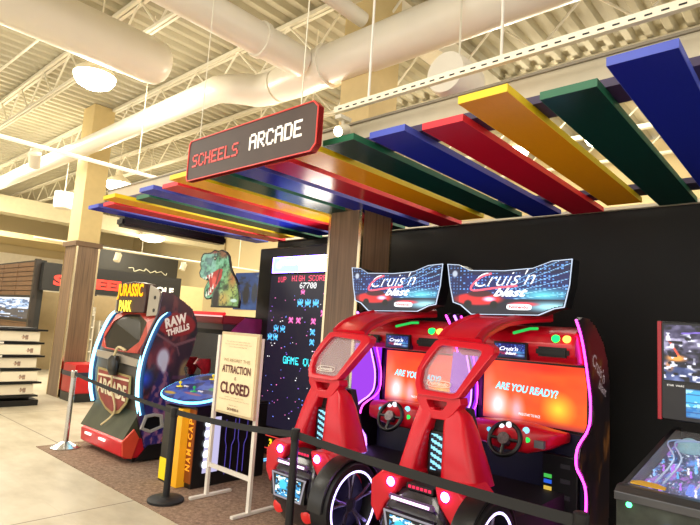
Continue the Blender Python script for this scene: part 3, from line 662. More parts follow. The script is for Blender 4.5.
    for sx in (-1, 1): mesh('reflector', MB().lathe([(.001, -.02), (.045, -.015), (.062, .0), (.066, .04)], (X(sx*.17-.02), 3.22, .235), 20, 'y'), mat('reflector_red', '9C2024', .2, emit='FF3A30', es=.35), t, smooth=True)
    # wheels
    for sx in (1,):
        cx_, cy, cz_ = X(sx*.42), 3.385, .37; s_ = sx
        wh = mesh('wheel', MB().lathe([(.24, -.09), (.31, -.09), (.335, -.05), (.335, .05), (.31, .085), (.27, .09), (.255, .07), (.25, -.08)], (cx_, cy, cz_), 40, 'x'), mat('tyre', '101015', .5), t, smooth=True)
        mesh('led_ring', MB().tube([(cx_+s_*.085, cy+.258*math.cos(a_), cz_+.258*math.sin(a_)) for a_ in [2*PI*i/48 for i in range(48)]], .008, 6, closed=True), glow('ring_led', 'CDB8FF', 3.0), wh)
        rim = MB().lathe([(.001, -.02), (.05, -.02), (.055, .03), (.001, .04)], (cx_+s_*.03, cy, cz_), 20, 'x')
        for i in range(5):
            for dv in (-.09, .09):
                a_ = 2*PI*i/5+.4; rim.tube([(cx_+s_*.04, cy+.03*math.cos(a_), cz_+.03*math.sin(a_)), (cx_+s_*.055, cy+.14*math.cos(a_+dv*.8), cz_+.14*math.sin(a_+dv*.8)), (cx_+s_*.06, cy+.245*math.cos(a_+dv*1.7), cz_+.245*math.sin(a_+dv*1.7))], [.016, .013, .013], 6)
        mesh('rim_spokes', rim, mat('rim_metal', '6F6A85', .25, metal=.8), wh, smooth=True)
        mesh('brake_disc', MB().lathe([(.001, -.01), (.235, -.01), (.235, .01), (.001, .01)], (cx_-s_*.03, cy, cz_), 30, 'x'), mat('disc_dark', '1C1838', .4), wh)
        arch = [(cx_, cy+.352*math.cos(a_), cz_+.352*math.sin(a_)) for a_ in [PI*(i/20*1.0)-.0 for i in range(21)]]
        mesh('wheel_arch', MB().loft([(p, (.075, 0, 0), tuple((Vector(p)-Vector((cx_, cy, cz_))).normalized()*.014)) for p in arch], 12, .4), M_blk, t, smooth=True)
    return t
glow('white_text', 'F5F5FF', 1.2)
cab = racing_cabinet(-3.36)
tag(cab, 'red racing cabinet seen from behind, nearer the wood-clad pillar, left of the pair')
cab2 = copy_tree(cab); cab2.location.x = -2.16
tag(cab2, 'red racing cabinet with the full orange screen in view, right of the pair')
# glow of the cabinets' purple strips on the cockpit walls
for xc in (-3.36, -2.16):
    l = bpy.data.lights.new('cockpit_led_light', 'AREA'); l.shape = 'RECTANGLE'; l.size = .04; l.size_y = 1.0; l.energy = 30; l.color = (.45, .25, 1)
    o = bpy.data.objects.new('cockpit_led_light', l); o.location = (xc-.5, 4.7, 1.0); o.rotation_euler = (PI/2, 0, -PI/2+.0); COL.objects.link(o)

# ------------------------------------------------------------------ big vertical-screen space game
def space_game():
    t = empty('video_game_wall', (-5.35, 5.2, 0), 'towering black arcade game with a tall starry pixel screen beside the wood-clad pillar', 'arcade machine')
    mesh('cabinet', MB().box(-6.36, -4.46, 5.02, 5.55, 0, 2.85), M_blk, t, bevel=.02)
    w, h = 132, 190
    im, U, V = canvas(w, h, (.075, .065, .13))
    r = np.random.RandomState(5)
    for i in range(120):
        x, y = r.randint(1, w-2), r.randint(26, h-2); c = [(1, 1, 1), (.45, .55, 1), (1, .5, .8), (.6, .4, .9)][r.randint(4)]; im[y, x] = c
        if r.rand() > .55: im[y, x+1] = c
    red, cy, wt = (1, .28, .42), (.25, .95, 1), (1, 1, 1)
    word(im, '1UP', 14, 5, 1, red); word(im, 'HIGH SCORE', 42, 4, 1.05, red); word(im, '67700', 58, 13, 1.05, wt)
    bug = ['0010100', '1001001', '1101011', '1111111', '0111110', '0101010', '1000001']
    fly = ['0100010', '1110111', '1011101', '0011100', '0111110', '1101011', '1000001']
    B = lambda q: [[int(c) for c in r_] for r_ in q]
    blue2, pink = (.35, .75, 1), (1, .45, .75)
    stamp(im, B(bug), 61, 21, 1, pink)
    for x in (56, 70, 84): stamp(im, B(bug), x, 33, 1.4, blue2)
    stamp(im, B(fly), 99, 46, 1.2, pink)
    for x in (42, 56): stamp(im, B(fly), x, 56, 1.2, pink)
    for y, c in ((56, pink), (69, blue2), (81, blue2)): stamp(im, B(fly), 83, y, 1.2, c)
    for x, y in ((14, 67), (27, 67), (3, 78), (14, 78)): stamp(im, B(bug), x, y, 1.25, blue2)
    word(im, 'GAME OVER', 37, 105, 1.25, cy)
    im = np.concatenate([im[3:], im[:3]*0+np.array((.075, .065, .13))])
    picture('screen', im, (-6.05, 5.012, .35), (1.42, 0, 0), (0, 0, 2.09), paintmat('led_wall', 1.15), t)
    mesh('screen_bezel', MB().box(-6.07, -4.60, 5.013, 5.02, .33, 2.47), M_bezel, t)
    w, h = 80, 18; im, U, V = canvas(w, h, (.96, .95, .90))
    im[:] = (.62, .60, .55); mixc(im, (U < .40)*.9, (.0, .07, .13)); mixc(im, blob(U, V, .10, .5, .06, .3, .6), (.1, .15, .18)); mixc(im, (U > .42)*(abs(V-.5) < .2)*(vnoise(U, V, 30, 3) > .6)*.6, (.40, .28, .14))
    mixc(im, ((V < .08) | (V > .92) | (U < .015))*1., (.2, .15, .45))
    hd = mesh('header_box', MB().box(-5.97, -4.55, 4.95, 5.02, 2.46, 2.70), M_blk, t)
    picture('header_panel', im, (-5.96, 4.948, 2.465), (1.40, 0, 0), (0, 0, .225), paintmat('bright_header', 100.0), hd)
    text('header_lettering', "WORLD'S", (-5.60, 4.944, 2.61), (1, 0, 0), (0, 0, 1), .09, glow('header_cyan', 'FFFFFF', 4), hd, width=.40, bold=.03)
    mesh('base_panel', MB().box(-6.25, -4.5, 4.90, 5.02, .02, .28), M_blk, t)
    mesh('red_outline', MB().ring([(-5.95, .09), (-4.9, .09), (-4.9, .26), (-5.95, .26)], [(-5.935, .10), (-4.915, .10), (-4.915, .25), (-5.935, .25)], XZ(4.893), 0, .008), glow('outline_red', 'E0443A', .9), t)
    text('numeral', '3', (-5.64, 4.89, .17), (1, 0, 0), (0, 0, 1), .11, glow('num_yellow', 'F0D020', 1.2), t, bold=.04)
space_game()
sb = MB()
o = mesh('floor_light_strip', MB().box(-5.50, -5.44, 4.25, 4.86, .009, .03), M_blk, at=(-5.47, 4.55, .009)); tag(o, 'low blue light strip on the carpet in front of the starry screen', 'light strip')
for i in range(5):
    mesh('light_cell', MB().box(-5.436, -5.432, 4.27+i*.118, 4.37+i*.118, .012, .028).box(-5.49, -5.45, 4.27+i*.118, 4.37+i*.118, .03, .032), glow('cell_%d' % i, ['A0B0FF', '4FA0D8', '5A70E8', '6AB4F0', 'B8D8FF'][i], 1.4), o)

# ------------------------------------------------------------------ control pedestal with lit rim
def pedestal():
    t = empty('control_pedestal', (-5.15, 3.7, 0), 'player control console with a glowing blue-rimmed top and yellow side letters', 'arcade machine')
    b = mesh('body', MB().box(-5.40, -5.0, 3.28, 4.25, .0, .84).box(-5.47, -5.15, 3.20, 3.30, 0, .80), M_blk, t)
    mesh('yellow_panel', MB().box(-5.465, -5.27, 3.192, 3.20, .03, .25), mat('yellow_vinyl', 'F2D318', .4, emit='F2D318', es=.12), t)
    mesh('yellow_panel', MB().box(-5.20, -5.09, 3.185, 3.30, .01, .80), mat('amber_vinyl', 'E8A81C', .35, emit='E8A020', es=.15), t)
    tp = mesh('letter_panel', MB().box(-5.09, -4.975, 3.27, 3.28, .06, .80), mat('dark_amber', '5A2A10', .4, emit='A04A10', es=.3), t)
    lm = glow('letter_orange', 'FF9A2A', 1.1)
    for i, c in enumerate('PAC-MAN'):
        z = .68-i*.078
        if c == '-': mesh('lettering', MB().box(-5.05, -5.02, 3.262, 3.27, z-.02, z+.02), lm, tp)
        else: text('lettering', c, (-5.035, 3.265, z), (0, 0, 1), (-1, 0, 0), .085, lm, tp, width=.06, bold=.03)
    sp = mesh('side_frame', MB().box(-5.0, -4.97, 3.28, 4.22, .0, .82), M_blk, t)
    mesh('lit_side_panel', MB().box(-4.968, -4.962, 3.40, 3.585, .15, .72), glow('panel_lilac', 'C9C2E8', .75), t)
    for i in range(5):
        z = .66-i*.105
        mesh('lamp_cell', MB().loft([((-4.955, 3.42, z), (0, .035, 0), (0, 0, .035)), ((-4.948, 3.42, z), (0, .028, 0), (0, 0, .028))], 20, .7), glow('cell_white', 'F0F6FF', 2.2), t)
    for i, y in enumerate((3.68, 3.75, 3.85, 3.92)):
        mesh('neon_line', MB().tube([(-4.965, y, .10), (-4.965, y, .40), (-4.965, y+(.03 if i % 2 else -.02), .46), (-4.965, y+(.03 if i % 2 else -.02), .68)], .004, 6), mat('neon_violet', '3A2E78', .4, emit='6A58D8', es=.35), t)
    # sloping top
    c = Vector((-5.27, 3.49, 1.0)); al = math.radians(20)
    def P(u, v, d): return c+Vector((u, 0, 0))+Vector((0, math.cos(al), math.sin(al)))*v+Vector((0, -math.sin(al), math.cos(al)))*d
    out = []
    for i in range(48):
        a_ = 2*PI*i/48; out.append((.50*math.copysign(abs(math.cos(a_))**.72, math.cos(a_)), .34*math.copysign(abs(math.sin(a_))**.8, math.sin(a_))))
    mesh('control_deck', MB().prism(out, lambda a_, b_, d: P(a_, b_, d), -.06, .0), mat('deck_blue', '1A2E86', .35, var=.3, scale=12), t)
    mesh('led_rim', MB().tube([P(a_*1.01, b_*1.01, -.015) for a_, b_ in out], .014, 8, closed=True), glow('rim_cyan', '6FDCFF', 3.2), t)
    w, h = 100, 68; im, U, V = canvas(w, h, (.16, .32, .72))
    mixc(im, (fbm(U, V, 6, 51) > .52)*.6, (.35, .5, .85)); mixc(im, (fbm(U, V, 5, 61) > .58)*.8, (.10, .12, .35))
    mixc(im, blob(U, V, .25, .15, .13, .05, .3), (.9, .7, .2)); mixc(im, blob(U, V, .6, .25, .2, .04, .3), (.75, .45, .55)); mixc(im, blob(U, V, .75, .5, .09, .07, .3), (.15, .6, .35))
    mixc(im, blob(U, V, .3, .8, .12, .12, .3), (.08, .07, .2)); mixc(im, blob(U, V, .8, .8, .1, .12, .3), (.08, .07, .2))
    kk = inside(U, V, [((a_+.50)/1.0, (b_+.34)/.68) for a_, b_ in [(q*.95, s_*.96) for q, s_ in out]])
    picture('deck_graphic', im, P(-.50, -.34, .002), Vector((1.0, 0, 0)), Vector((0, math.cos(al), math.sin(al)))*.68, paintmat('deck_print', .5), t, kk)
    for u, v, cl in ((-.3, -.08, 'yellow'), (.05, -.12, 'green'), (-.05, .2, 'yellow'), (.25, .12, 'green')):
        j = mesh('joystick', MB().lathe([(.045, 0), (.04, .008), (.006, .01), (.006, .035)], tuple(P(u, v, .0)), 14), mat('stick_'+cl, {'yellow': 'D8C020', 'green': '1E9A50'}[cl], .3, emit={'yellow': 'D8C020', 'green': '1E9A50'}[cl], es=.3), t, smooth=True)
        mesh('ball_top', MB().lathe([(.003, .03), (.014, .034), (.018, .046), (.014, .058), (.003, .062)], tuple(P(u, v, 0)), 16), MATS['stick_'+cl], j, smooth=True)
        for du in (.07, .12): mesh('push_button', MB().lathe([(.016, 0), (.016, .01), (.012, .014), (.002, .014)], tuple(P(u+du, v+.02, 0)), 14), mat('button_white', 'E8E8F0', .3), t, smooth=True)
    mesh('mount_box', MB().box(-5.3, -5.04, 3.35, 3.7, .78, .92), M_blk, t)
pedestal()

# ------------------------------------------------------------------ dinosaur shooting cabinet
def dino_cabinet():
    t = empty('dinosaur_game_cabinet', (-6.85, 3.9, 0), 'walk-in shooting game with curved blue light edges and a roaring dinosaur head cutout on top', 'arcade machine')
    XL, XR = -7.54, -6.22
    # rear shell (closest to us): panel profile along Z, leaning back at the top
    prof = [(3.34, .56), (3.29, .75), (3.27, 1.0), (3.285, 1.2), (3.32, 1.36), (3.38, 1.55), (3.46, 1.72), (3.56, 1.80)]
    back = [(a_+.05, b_) for a_, b_ in prof][::-1]
    mesh('rear_panel', MB().prism(prof+back, YZ(XL+.06), 0, (XR-XL)-.12), mat('panel_grey_brown', '4A443C', .4, var=.35, scale=3), t, smooth=True)
    for x in (XL-.02, XR-.02):
        led = smoothpath([(x, a_-.02, b_) for a_, b_ in prof], 4)
        mesh('led_edge', MB().tube(led, .027, 8), glow('cyan_led', '8FE4FF', 3.0), t)
        mesh('led_edge_backing', MB().tube([Vector(p)+Vector((0, .035, 0)) for p in led], .035, 8), mat('edge_blue', '24599A', .35), t)
    # red collar with big dark oval window
    yz = lambda z: float(np.interp(z, [b_ for a_, b_ in prof], [a_ for a_, b_ in prof]))-.012
    to = lambda a_, b_, d: (a_, yz(b_)+d, b_)
    O = [(-7.36, 1.30), (-6.36, 1.28), (-6.25, 1.50), (-6.30, 1.80), (-6.75, 1.84), (-7.2, 1.82), (-7.40, 1.74), (-7.44, 1.5)]
    I = [(-7.22, 1.28), (-6.66, 1.27), (-6.40, 1.42), (-6.44, 1.66), (-6.80, 1.76), (-7.16, 1.75), (-7.34, 1.64), (-7.38, 1.42)]
    mesh('window_collar', MB().ring(O, I, to, -.035, .02), mat('collar_red', 'B0382A', .4, var=.3), t, bevel=.01)
    mesh('rear_window', MB().prism(I, to, -.02, -.005), mat('smoked_glass', '171615', .3, var=.5, scale=4), t)
    mesh('metal_lip', MB().prism([(XL+.1, 1.16), (XR-.1, 1.12), (XR-.06, 1.21), (-6.75, 1.24), (XL+.06, 1.25)], XZ(3.245), 0, .03), mat('lip_metal', 'A89E90', .35, metal=.4), t, bevel=.006)
    # shield emblem
    S = [(-7.35, 1.03), (-6.42, 1.0), (-6.40, .80), (-6.46, .66), (-6.62, .53), (-6.80, .485), (-7.0, .53), (-7.18, .62), (-7.33, .76)]
    y0 = 3.245
    sh = mesh('shield_emblem', MB().prism(S, XZ(y0), 0, .012), mat('shield_gold', '9C8A58', .45), t)
    cx, cz = -6.88, .80
    mesh('shield_field', MB().prism([(cx+(a_-cx)*.91, cz+(b_-cz)*.88) for a_, b_ in S], XZ(y0-.004), 0, .004), mat('shield_red', '86332E', .5, var=.3), sh)
    mesh('shield_band', MB().box(-7.30, -6.44, y0-.008, y0-.004, .93, .955), mat('shield_cream', 'D8CDAE', .5), sh)
    text('emblem_lettering', 'ARCADE', (-6.87, y0-.01, .80), (1, 0, -.05), (0, 0, 1), .19, MATS['shield_cream'], sh, width=.80, bold=.04)
    pod = mesh('cable_pod', MB().loft([((-6.80, 3.20, .98), (.07, 0, 0), (0, .03, 0)), ((-6.80, 3.19, 1.05), (.11, 0, 0), (0, .045, 0)), ((-6.80, 3.19, 1.17), (.11, 0, 0), (0, .045, 0)), ((-6.80, 3.20, 1.22), (.07, 0, 0), (0, .03, 0))], 20, .6), M_blk, t, smooth=True)
    mesh('cable', MB().tube(smoothpath([(-6.62, 3.24, 1.30), (-6.74, 3.20, 1.33), (-6.80, 3.19, 1.22)], 4), .016, 8).tube(smoothpath([(-6.80, 3.19, .98), (-6.79, 3.2, .80), (-6.70, 3.22, .62), (-6.72, 3.22, .50), (-6.86, 3.15, .36)], 4), .012, 8), mat('cable_cream', 'CDBB8E', .5), t)
    # tray and red bumper
    mesh('tray', MB().prism([(3.16, .27), (3.33, .58), (3.45, .58), (3.45, .25)], YZ(XL+.06), 0, (XR-XL)-.12), mat('tray_green_grey', '4A4C3A', .5, var=.3, scale=4), t)
    mesh('bumper', MB().prism([(3.14, .10), (3.13, .25), (3.17, .28), (3.45, .28), (3.45, .06), (3.2, .06)], YZ(XL+.16), 0, (XR-XL)-.18), mat('bumper_red', 'C81A28', .35, var=.1), t, bevel=.01)
    for x in (-7.12, -6.72): mesh('bumper_lamp', MB().box(x-.08, x+.08, 3.108, 3.125, .20, .225), glow('bumper_white', 'FFF4E8', 1.6), t)
    mesh('floor_platform', MB().box(XL+.05, XR-.05, 3.3, 4.8, 0, .12), M_blk, t)
    # painted side
    P = [(3.29, .56), (3.25, .9), (3.25, 1.34), (3.35, 1.62), (3.42, 1.80), (3.45, 2.06), (3.56, 2.05), (3.74, 1.96), (3.88, 1.87), (3.96, 1.72), (3.985, 1.58), (3.93, 1.30), (3.84, 1.10), (3.9, .98), (4.3, .95), (4.35, .55), (4.35, .05), (3.45, .05)]
    sp = mesh('side_panel', MB().prism(P, YZ(XR-.04), 0, .04), mat('side_purple', '2E1836', .4, var=.3), t)
    w, h = 84, 140; im, U, V = canvas(w, h, (.20, .07, .16))
    mixc(im, (V > .55)*(fbm(U, V, 5, 3)-.3)*2, (.42, .08, .12)); mixc(im, (fbm(U, V, 8, 13)-.5)*5, (.08, .05, .12)); mixc(im, (fbm(U, V, 14, 33)-.58)*6, (.55, .22, .22))
    mt = np.clip(1-np.maximum(np.abs(U-.30)*3.2-(.56-V)*1.9, 0)*8, 0, 1)*(V < .56); mixc(im, mt*.9, (.16, .12, .42)); mixc(im, mt*((fbm(U*2, V*2, 12, 77)-.52)*8), (.62, .38, .50))
    mixc(im, blob(U, V, .26, .60, .20, .12, .9)*.8, (.62, .20, .28)); mixc(im, blob(U, V, .28, .585, .085, .075, .4), (.93, .88, .95)); mixc(im, blob(U, V, .30, .54, .04, .05, .5), (.93, .86, .92))
    mixc(im, blob(U, V, .10, .47, .12, .07, .9), (.15, .32, .95)); mixc(im, blob(U, V, .56, .50, .10, .10, .4)*.9, (.66, .52, .34)); mixc(im, (abs(V-.475) < .012)*(U > .4)*.7, (.40, .22, .35))
    mixc(im, stroke(U, V, (.15, .74), (.40, .665), .01), (.55, .33, .36)); mixc(im, stroke(U, V, (.40, .665), (.64, .71), .012), (.55, .33, .36)); mixc(im, stroke(U, V, (.42, .665), (.46, .61), .01), (.5, .3, .34)); mixc(im, stroke(U, V, (.58, .93), (.66, .80), .01), (.5, .4, .46))
    mixc(im, blob(U, V, .40, .79, .24, .075, .12), (.70, .08, .10))
    kk = inside(U, V, [((a_-3.2)/1.2, b_/2.1) for a_, b_ in P])
    sg = picture('side_graphic', im, (XR+.002, 3.2, 0), (0, 1.2, 0), (0, 0, 2.1), paintmat('dino_side_selflit', .30, .4, .1), sp, kk)  # printed art brightened by emission in place of light falling on it
    text('studio_lettering', 'RAW', (XR+.005, 3.66, 1.71), (0, 1, .32), (0, -.25, 1), .13, M_white, sp, width=.31, bold=.05)
    text('studio_lettering', 'THRILLS', (XR+.005, 3.70, 1.595), (0, 1, .34), (0, -.25, 1), .085, M_white, sp, width=.33, bold=.05)
    # vehicle-like side frame low on the side
    O = [(3.32, .40), (3.37, .56), (3.50, .575), (3.60, .55), (3.63, .40), (3.45, .34)]; cxx, czz = 3.47, .46
    I = [(cxx+(a_-cxx)*.72, czz+(b_-czz)*.68) for a_, b_ in O]
    sf = mesh('side_window_frame', MB().ring(O, I, YZ(XR+.003), 0, .03), mat('frame_silver', 'A9A4A0', .4), t, bevel=.006)
    mesh('side_window_dark', MB().prism(I, YZ(XR+.003), 0, .008), M_blk, sf)
    mesh('bumper_wing', MB().prism([(3.15, .10), (3.13, .27), (3.26, .40), (3.33, .30), (3.26, .06)], YZ(XR-.02), 0, .03), mat('wing_orange', 'D0452E', .4), t)
    mesh('skirt', MB().prism([(3.3, .03), (3.45, .2), (4.3, .22), (4.4, .03)], YZ(XR), 0, .02), M_blk, t)
    mesh('skirt_graphic', MB().prism([(3.62, .22), (3.66, .40), (3.9, .44), (3.9, .25)], YZ(XR+.003), 0, .006), mat('skirt_art', 'A86A58', .5, var=.5, scale=14), t)
    # screen half at the far end
    mesh('front_cabinet', MB().box(XL, XR, 4.62, 4.95, 0, 1.82), M_blkm, t)
    mesh('far_side_wing', MB().prism([(4.42, .1), (4.42, 1.50), (4.62, 1.72), (4.72, 1.80), (5.05, 1.80), (5.12, 1.4), (5.12, .1)], YZ(XR-.0), 0, .035), mat('wing_magenta', '8E2566', .35, var=.35, scale=5), t)
    mesh('cabinet_screen', MB().box(XL+.15, XR-.12, 4.60, 4.62, .85, 1.55), mat('screen_dark', '0A0A1E', .2), t)
    mesh('canopy_header', MB().box(XL+.2, XR+.02, 4.35, 4.75, 1.70, 1.82, ch=.015), mat('header_dark_red', '7A1420', .35), t)
    mesh('header_edge', MB().box(XL+.2, XR+.02, 4.34, 4.40, 1.815, 1.86, ch=.008), mat('edge_red', 'E0202E', .3, emit='E0202E', es=.4), t)
    mesh('header_light', MB().box(-6.95, XR+.02, 4.336, 4.342, 1.795, 1.815), glow('header_pale', 'FFC8C0', .9), t)
    mesh('header_underside', MB().box(-6.9, XR-.0, 4.38, 4.60, 1.62, 1.70), mat('underside_smoke', '3A2A30', .3), t)
    mesh('control_shelf', MB().box(XL+.05, XR-.1, 4.1, 4.62, .80, .88), M_blkm, t)
    for x in (-6.78, -6.45):
        g = mesh('toy_gun', MB().loft([((x, 4.30, .96), (.03, 0, 0), (0, .04, .0)), ((x, 4.32, 1.06), (.035, 0, 0), (0, .07, 0)), ((x, 4.26, 1.14), (.04, 0, 0), (0, .13, 0)), ((x, 4.28, 1.21), (.03, 0, 0), (0, .10, 0))], 16, .6), mat('gun_red', 'A81E2A', .35, var=.4, scale=20), t, smooth=True)
        mesh('gun_holster', MB().box(x-.05, x+.05, 4.25, 4.38, .88, .97), mat('holster_blue', '24305A', .5), g)
    # top box with logo
    mb = MB().prism([(-7.36, 1.78), (-6.58, 1.78), (-6.56, 2.0), (-6.62, 2.16), (-6.9, 2.19), (-7.2, 2.17), (-7.36, 2.08)], XZ(3.40), 0, .16)
    lb = mesh('logo_box', mb, mat('logo_brown', '3A1C14', .4, var=.4), t, bevel=.01)
    fire = glow('logo_fire', 'FFA51E', 1.7); fire2 = glow('logo_yellow', 'FFE04A', 1.7)
    text('logo_lettering', 'JURASSIC', (-6.99, 3.392, 2.05), (1, 0, 0), (0, 0, 1), .22, fire, lb, width=.72, bold=.04)
    text('logo_lettering', 'PARK', (-7.08, 3.392, 1.86), (1, 0, 0), (0, 0, 1), .15, fire2, lb, width=.36, bold=.04)
    mesh('bracket_plate', MB().prism([(-6.54, 1.74), (-6.28, 1.76), (-6.25, 2.03), (-6.32, 2.08), (-6.52, 2.14)], XZ(3.42), 0, .03), mat('bracket_metal', 'A9A294', .35, metal=.5), t, bevel=.004)
    bl = MB()
    for z in (1.82, 1.98): bl.lathe([(.001, -.008), (.022, -.006), (.024, 0)], (-6.36, 3.418, z), 12, 'y')
    mesh('bolt', bl, M_blk, t)
    mesh('bracket_plate', MB().prism([(-7.48, 1.76), (-7.37, 1.76), (-7.37, 2.06), (-7.45, 2.0)], XZ(3.44), 0, .03), MATS['bracket_metal'], t)
    # dinosaur head cutout, traced outline in its own plane
    D = [(.02, .86), (.01, .74), (.04, .68), (.01, .60), (.045, .52), (.10, .50), (.13, .485), (.205, .46), (.235, .50), (.25, .455), (.205, .38), (.18, .32), (.17, .24), (.19, .17), (.245, .13), (.31, .14), (.36, .17), (.37, .06), (.36, 0), (.97, 0), (.985, .12), (.96, .26), (.92, .38), (.86, .48), (.78, .58), (.73, .67), (.70, .77), (.67, .87), (.60, .94), (.50, .985), (.42, .965), (.33, .99), (.25, .95), (.16, .945), (.10, .95), (.05, .93)]
    DX, DZ, DW, DH, DY = -7.17, 1.93, 1.10, .86, 4.52
    PP = [(DX+a_*DW, DZ+b_*DH) for a_, b_ in D]
    dn = mesh('dinosaur_cutout', MB().prism(PP, XZ(DY), 0, .03), M_blk, t)
    w, h = 130, 104; im, U, V = canvas(w, h, (.30, .56, .38))
    n_ = fbm(U, V, 12, 9); mixc(im, (n_-.5)*6, (.50, .74, .58)); mixc(im, (.45-n_)*8, (.06, .16, .12))
    mixc(im, (U < .40)*(V > .50)*.55*(fbm(U, V, 9, 19)+.3), (.62, .78, .76)); mixc(im, blob(U, V, .32, .98, .34, .07, .6)*.9, (.62, .16, .12)); mixc(im, blob(U, V, .56, .90, .14, .09, .6)*.7, (.62, .24, .14))
    mixc(im, np.clip((U-.5)*4, 0, 1)*np.clip(1.1-abs(V-.30)*2.4, 0, 1)*.8, (.80, .82, .40)); mixc(im, blob(U, V, .80, .50, .12, .22, .9)*.8, (.80, .42, .18)); mixc(im, blob(U, V, .93, .22, .08, .3, .9)*.6, (.25, .4, .2))
    mixc(im, blob(U, V, .62, .14, .2, .18, .7), (.78, .66, .34)); mixc(im, blob(U, V, .46, .14, .10, .24, .5)*.95, (.10, .06, .06)); mixc(im, blob(U, V, .66, .34, .10, .07, .6)*.7, (.10, .16, .08)); mixc(im, ((fbm(U, V, 24, 66) > .6)*(U > .45))*.45, (.08, .10, .06))
    mixc(im, blob(U, V, .86, .12, .09, .035, .4)*.9, (.85, .95, .9))
    mouth = [(.2, .54), (.27, .565), (.36, .6), (.5, .66), (.56, .64), (.55, .5), (.47, .38), (.40, .3), (.36, .22), (.30, .2), (.27, .24), (.30, .36), (.27, .46)]
    mixc(im, inside(U, V, mouth)*1., (.72, .16, .14)); mixc(im, blob(U, V, .40, .44, .07, .12, .4, .3), (.92, .36, .30)); mixc(im, stroke(U, V, (.50, .64), (.44, .4), .02), (.4, .04, .05))
    for px, py, s_ in ((.06, .50, -1), (.13, .49, -1), (.20, .5, -1), (.27, .54, -1), (.33, .57, -1), (.24, .20, 1), (.29, .22, 1), (.33, .27, 1), (.375, .33, 1)):
        mixc(im, inside(U, V, [(px-.022, py+.02*-s_), (px+.022, py+.02*-s_), (px, py+s_*.085)])*1., (.96, .95, .88))
    mixc(im, blob(U, V, .37, .83, .035, .035, .3), (.08, .08, .06)); mixc(im, blob(U, V, .36, .84, .014, .014, .4), (1, .95, .8)); mixc(im, stroke(U, V, (.42, .87), (.3, .86), .012), (.12, .2, .15)); mixc(im, blob(U, V, .08, .80, .02, .015, .5), (.05, .1, .08))
    cxm, czm = .5, .5; Di = [(cxm+(a_-cxm)*.955+0.004, czm+(b_-czm)*.95) for a_, b_ in D]
    kk = inside(U, V, Di) & inside(U, V, [(a_+.018, b_) for a_, b_ in D]) & inside(U, V, [(a_-.018, b_) for a_, b_ in D])
    picture('dinosaur_print', im, (DX, DY-.003, DZ), (DW, 0, 0), (0, 0, DH), paintmat('dino_print_selflit', .75, .4), dn, kk)  # cutout print carries emission so it looks more brightly lit
    # a small printed board behind
dino_cabinet()

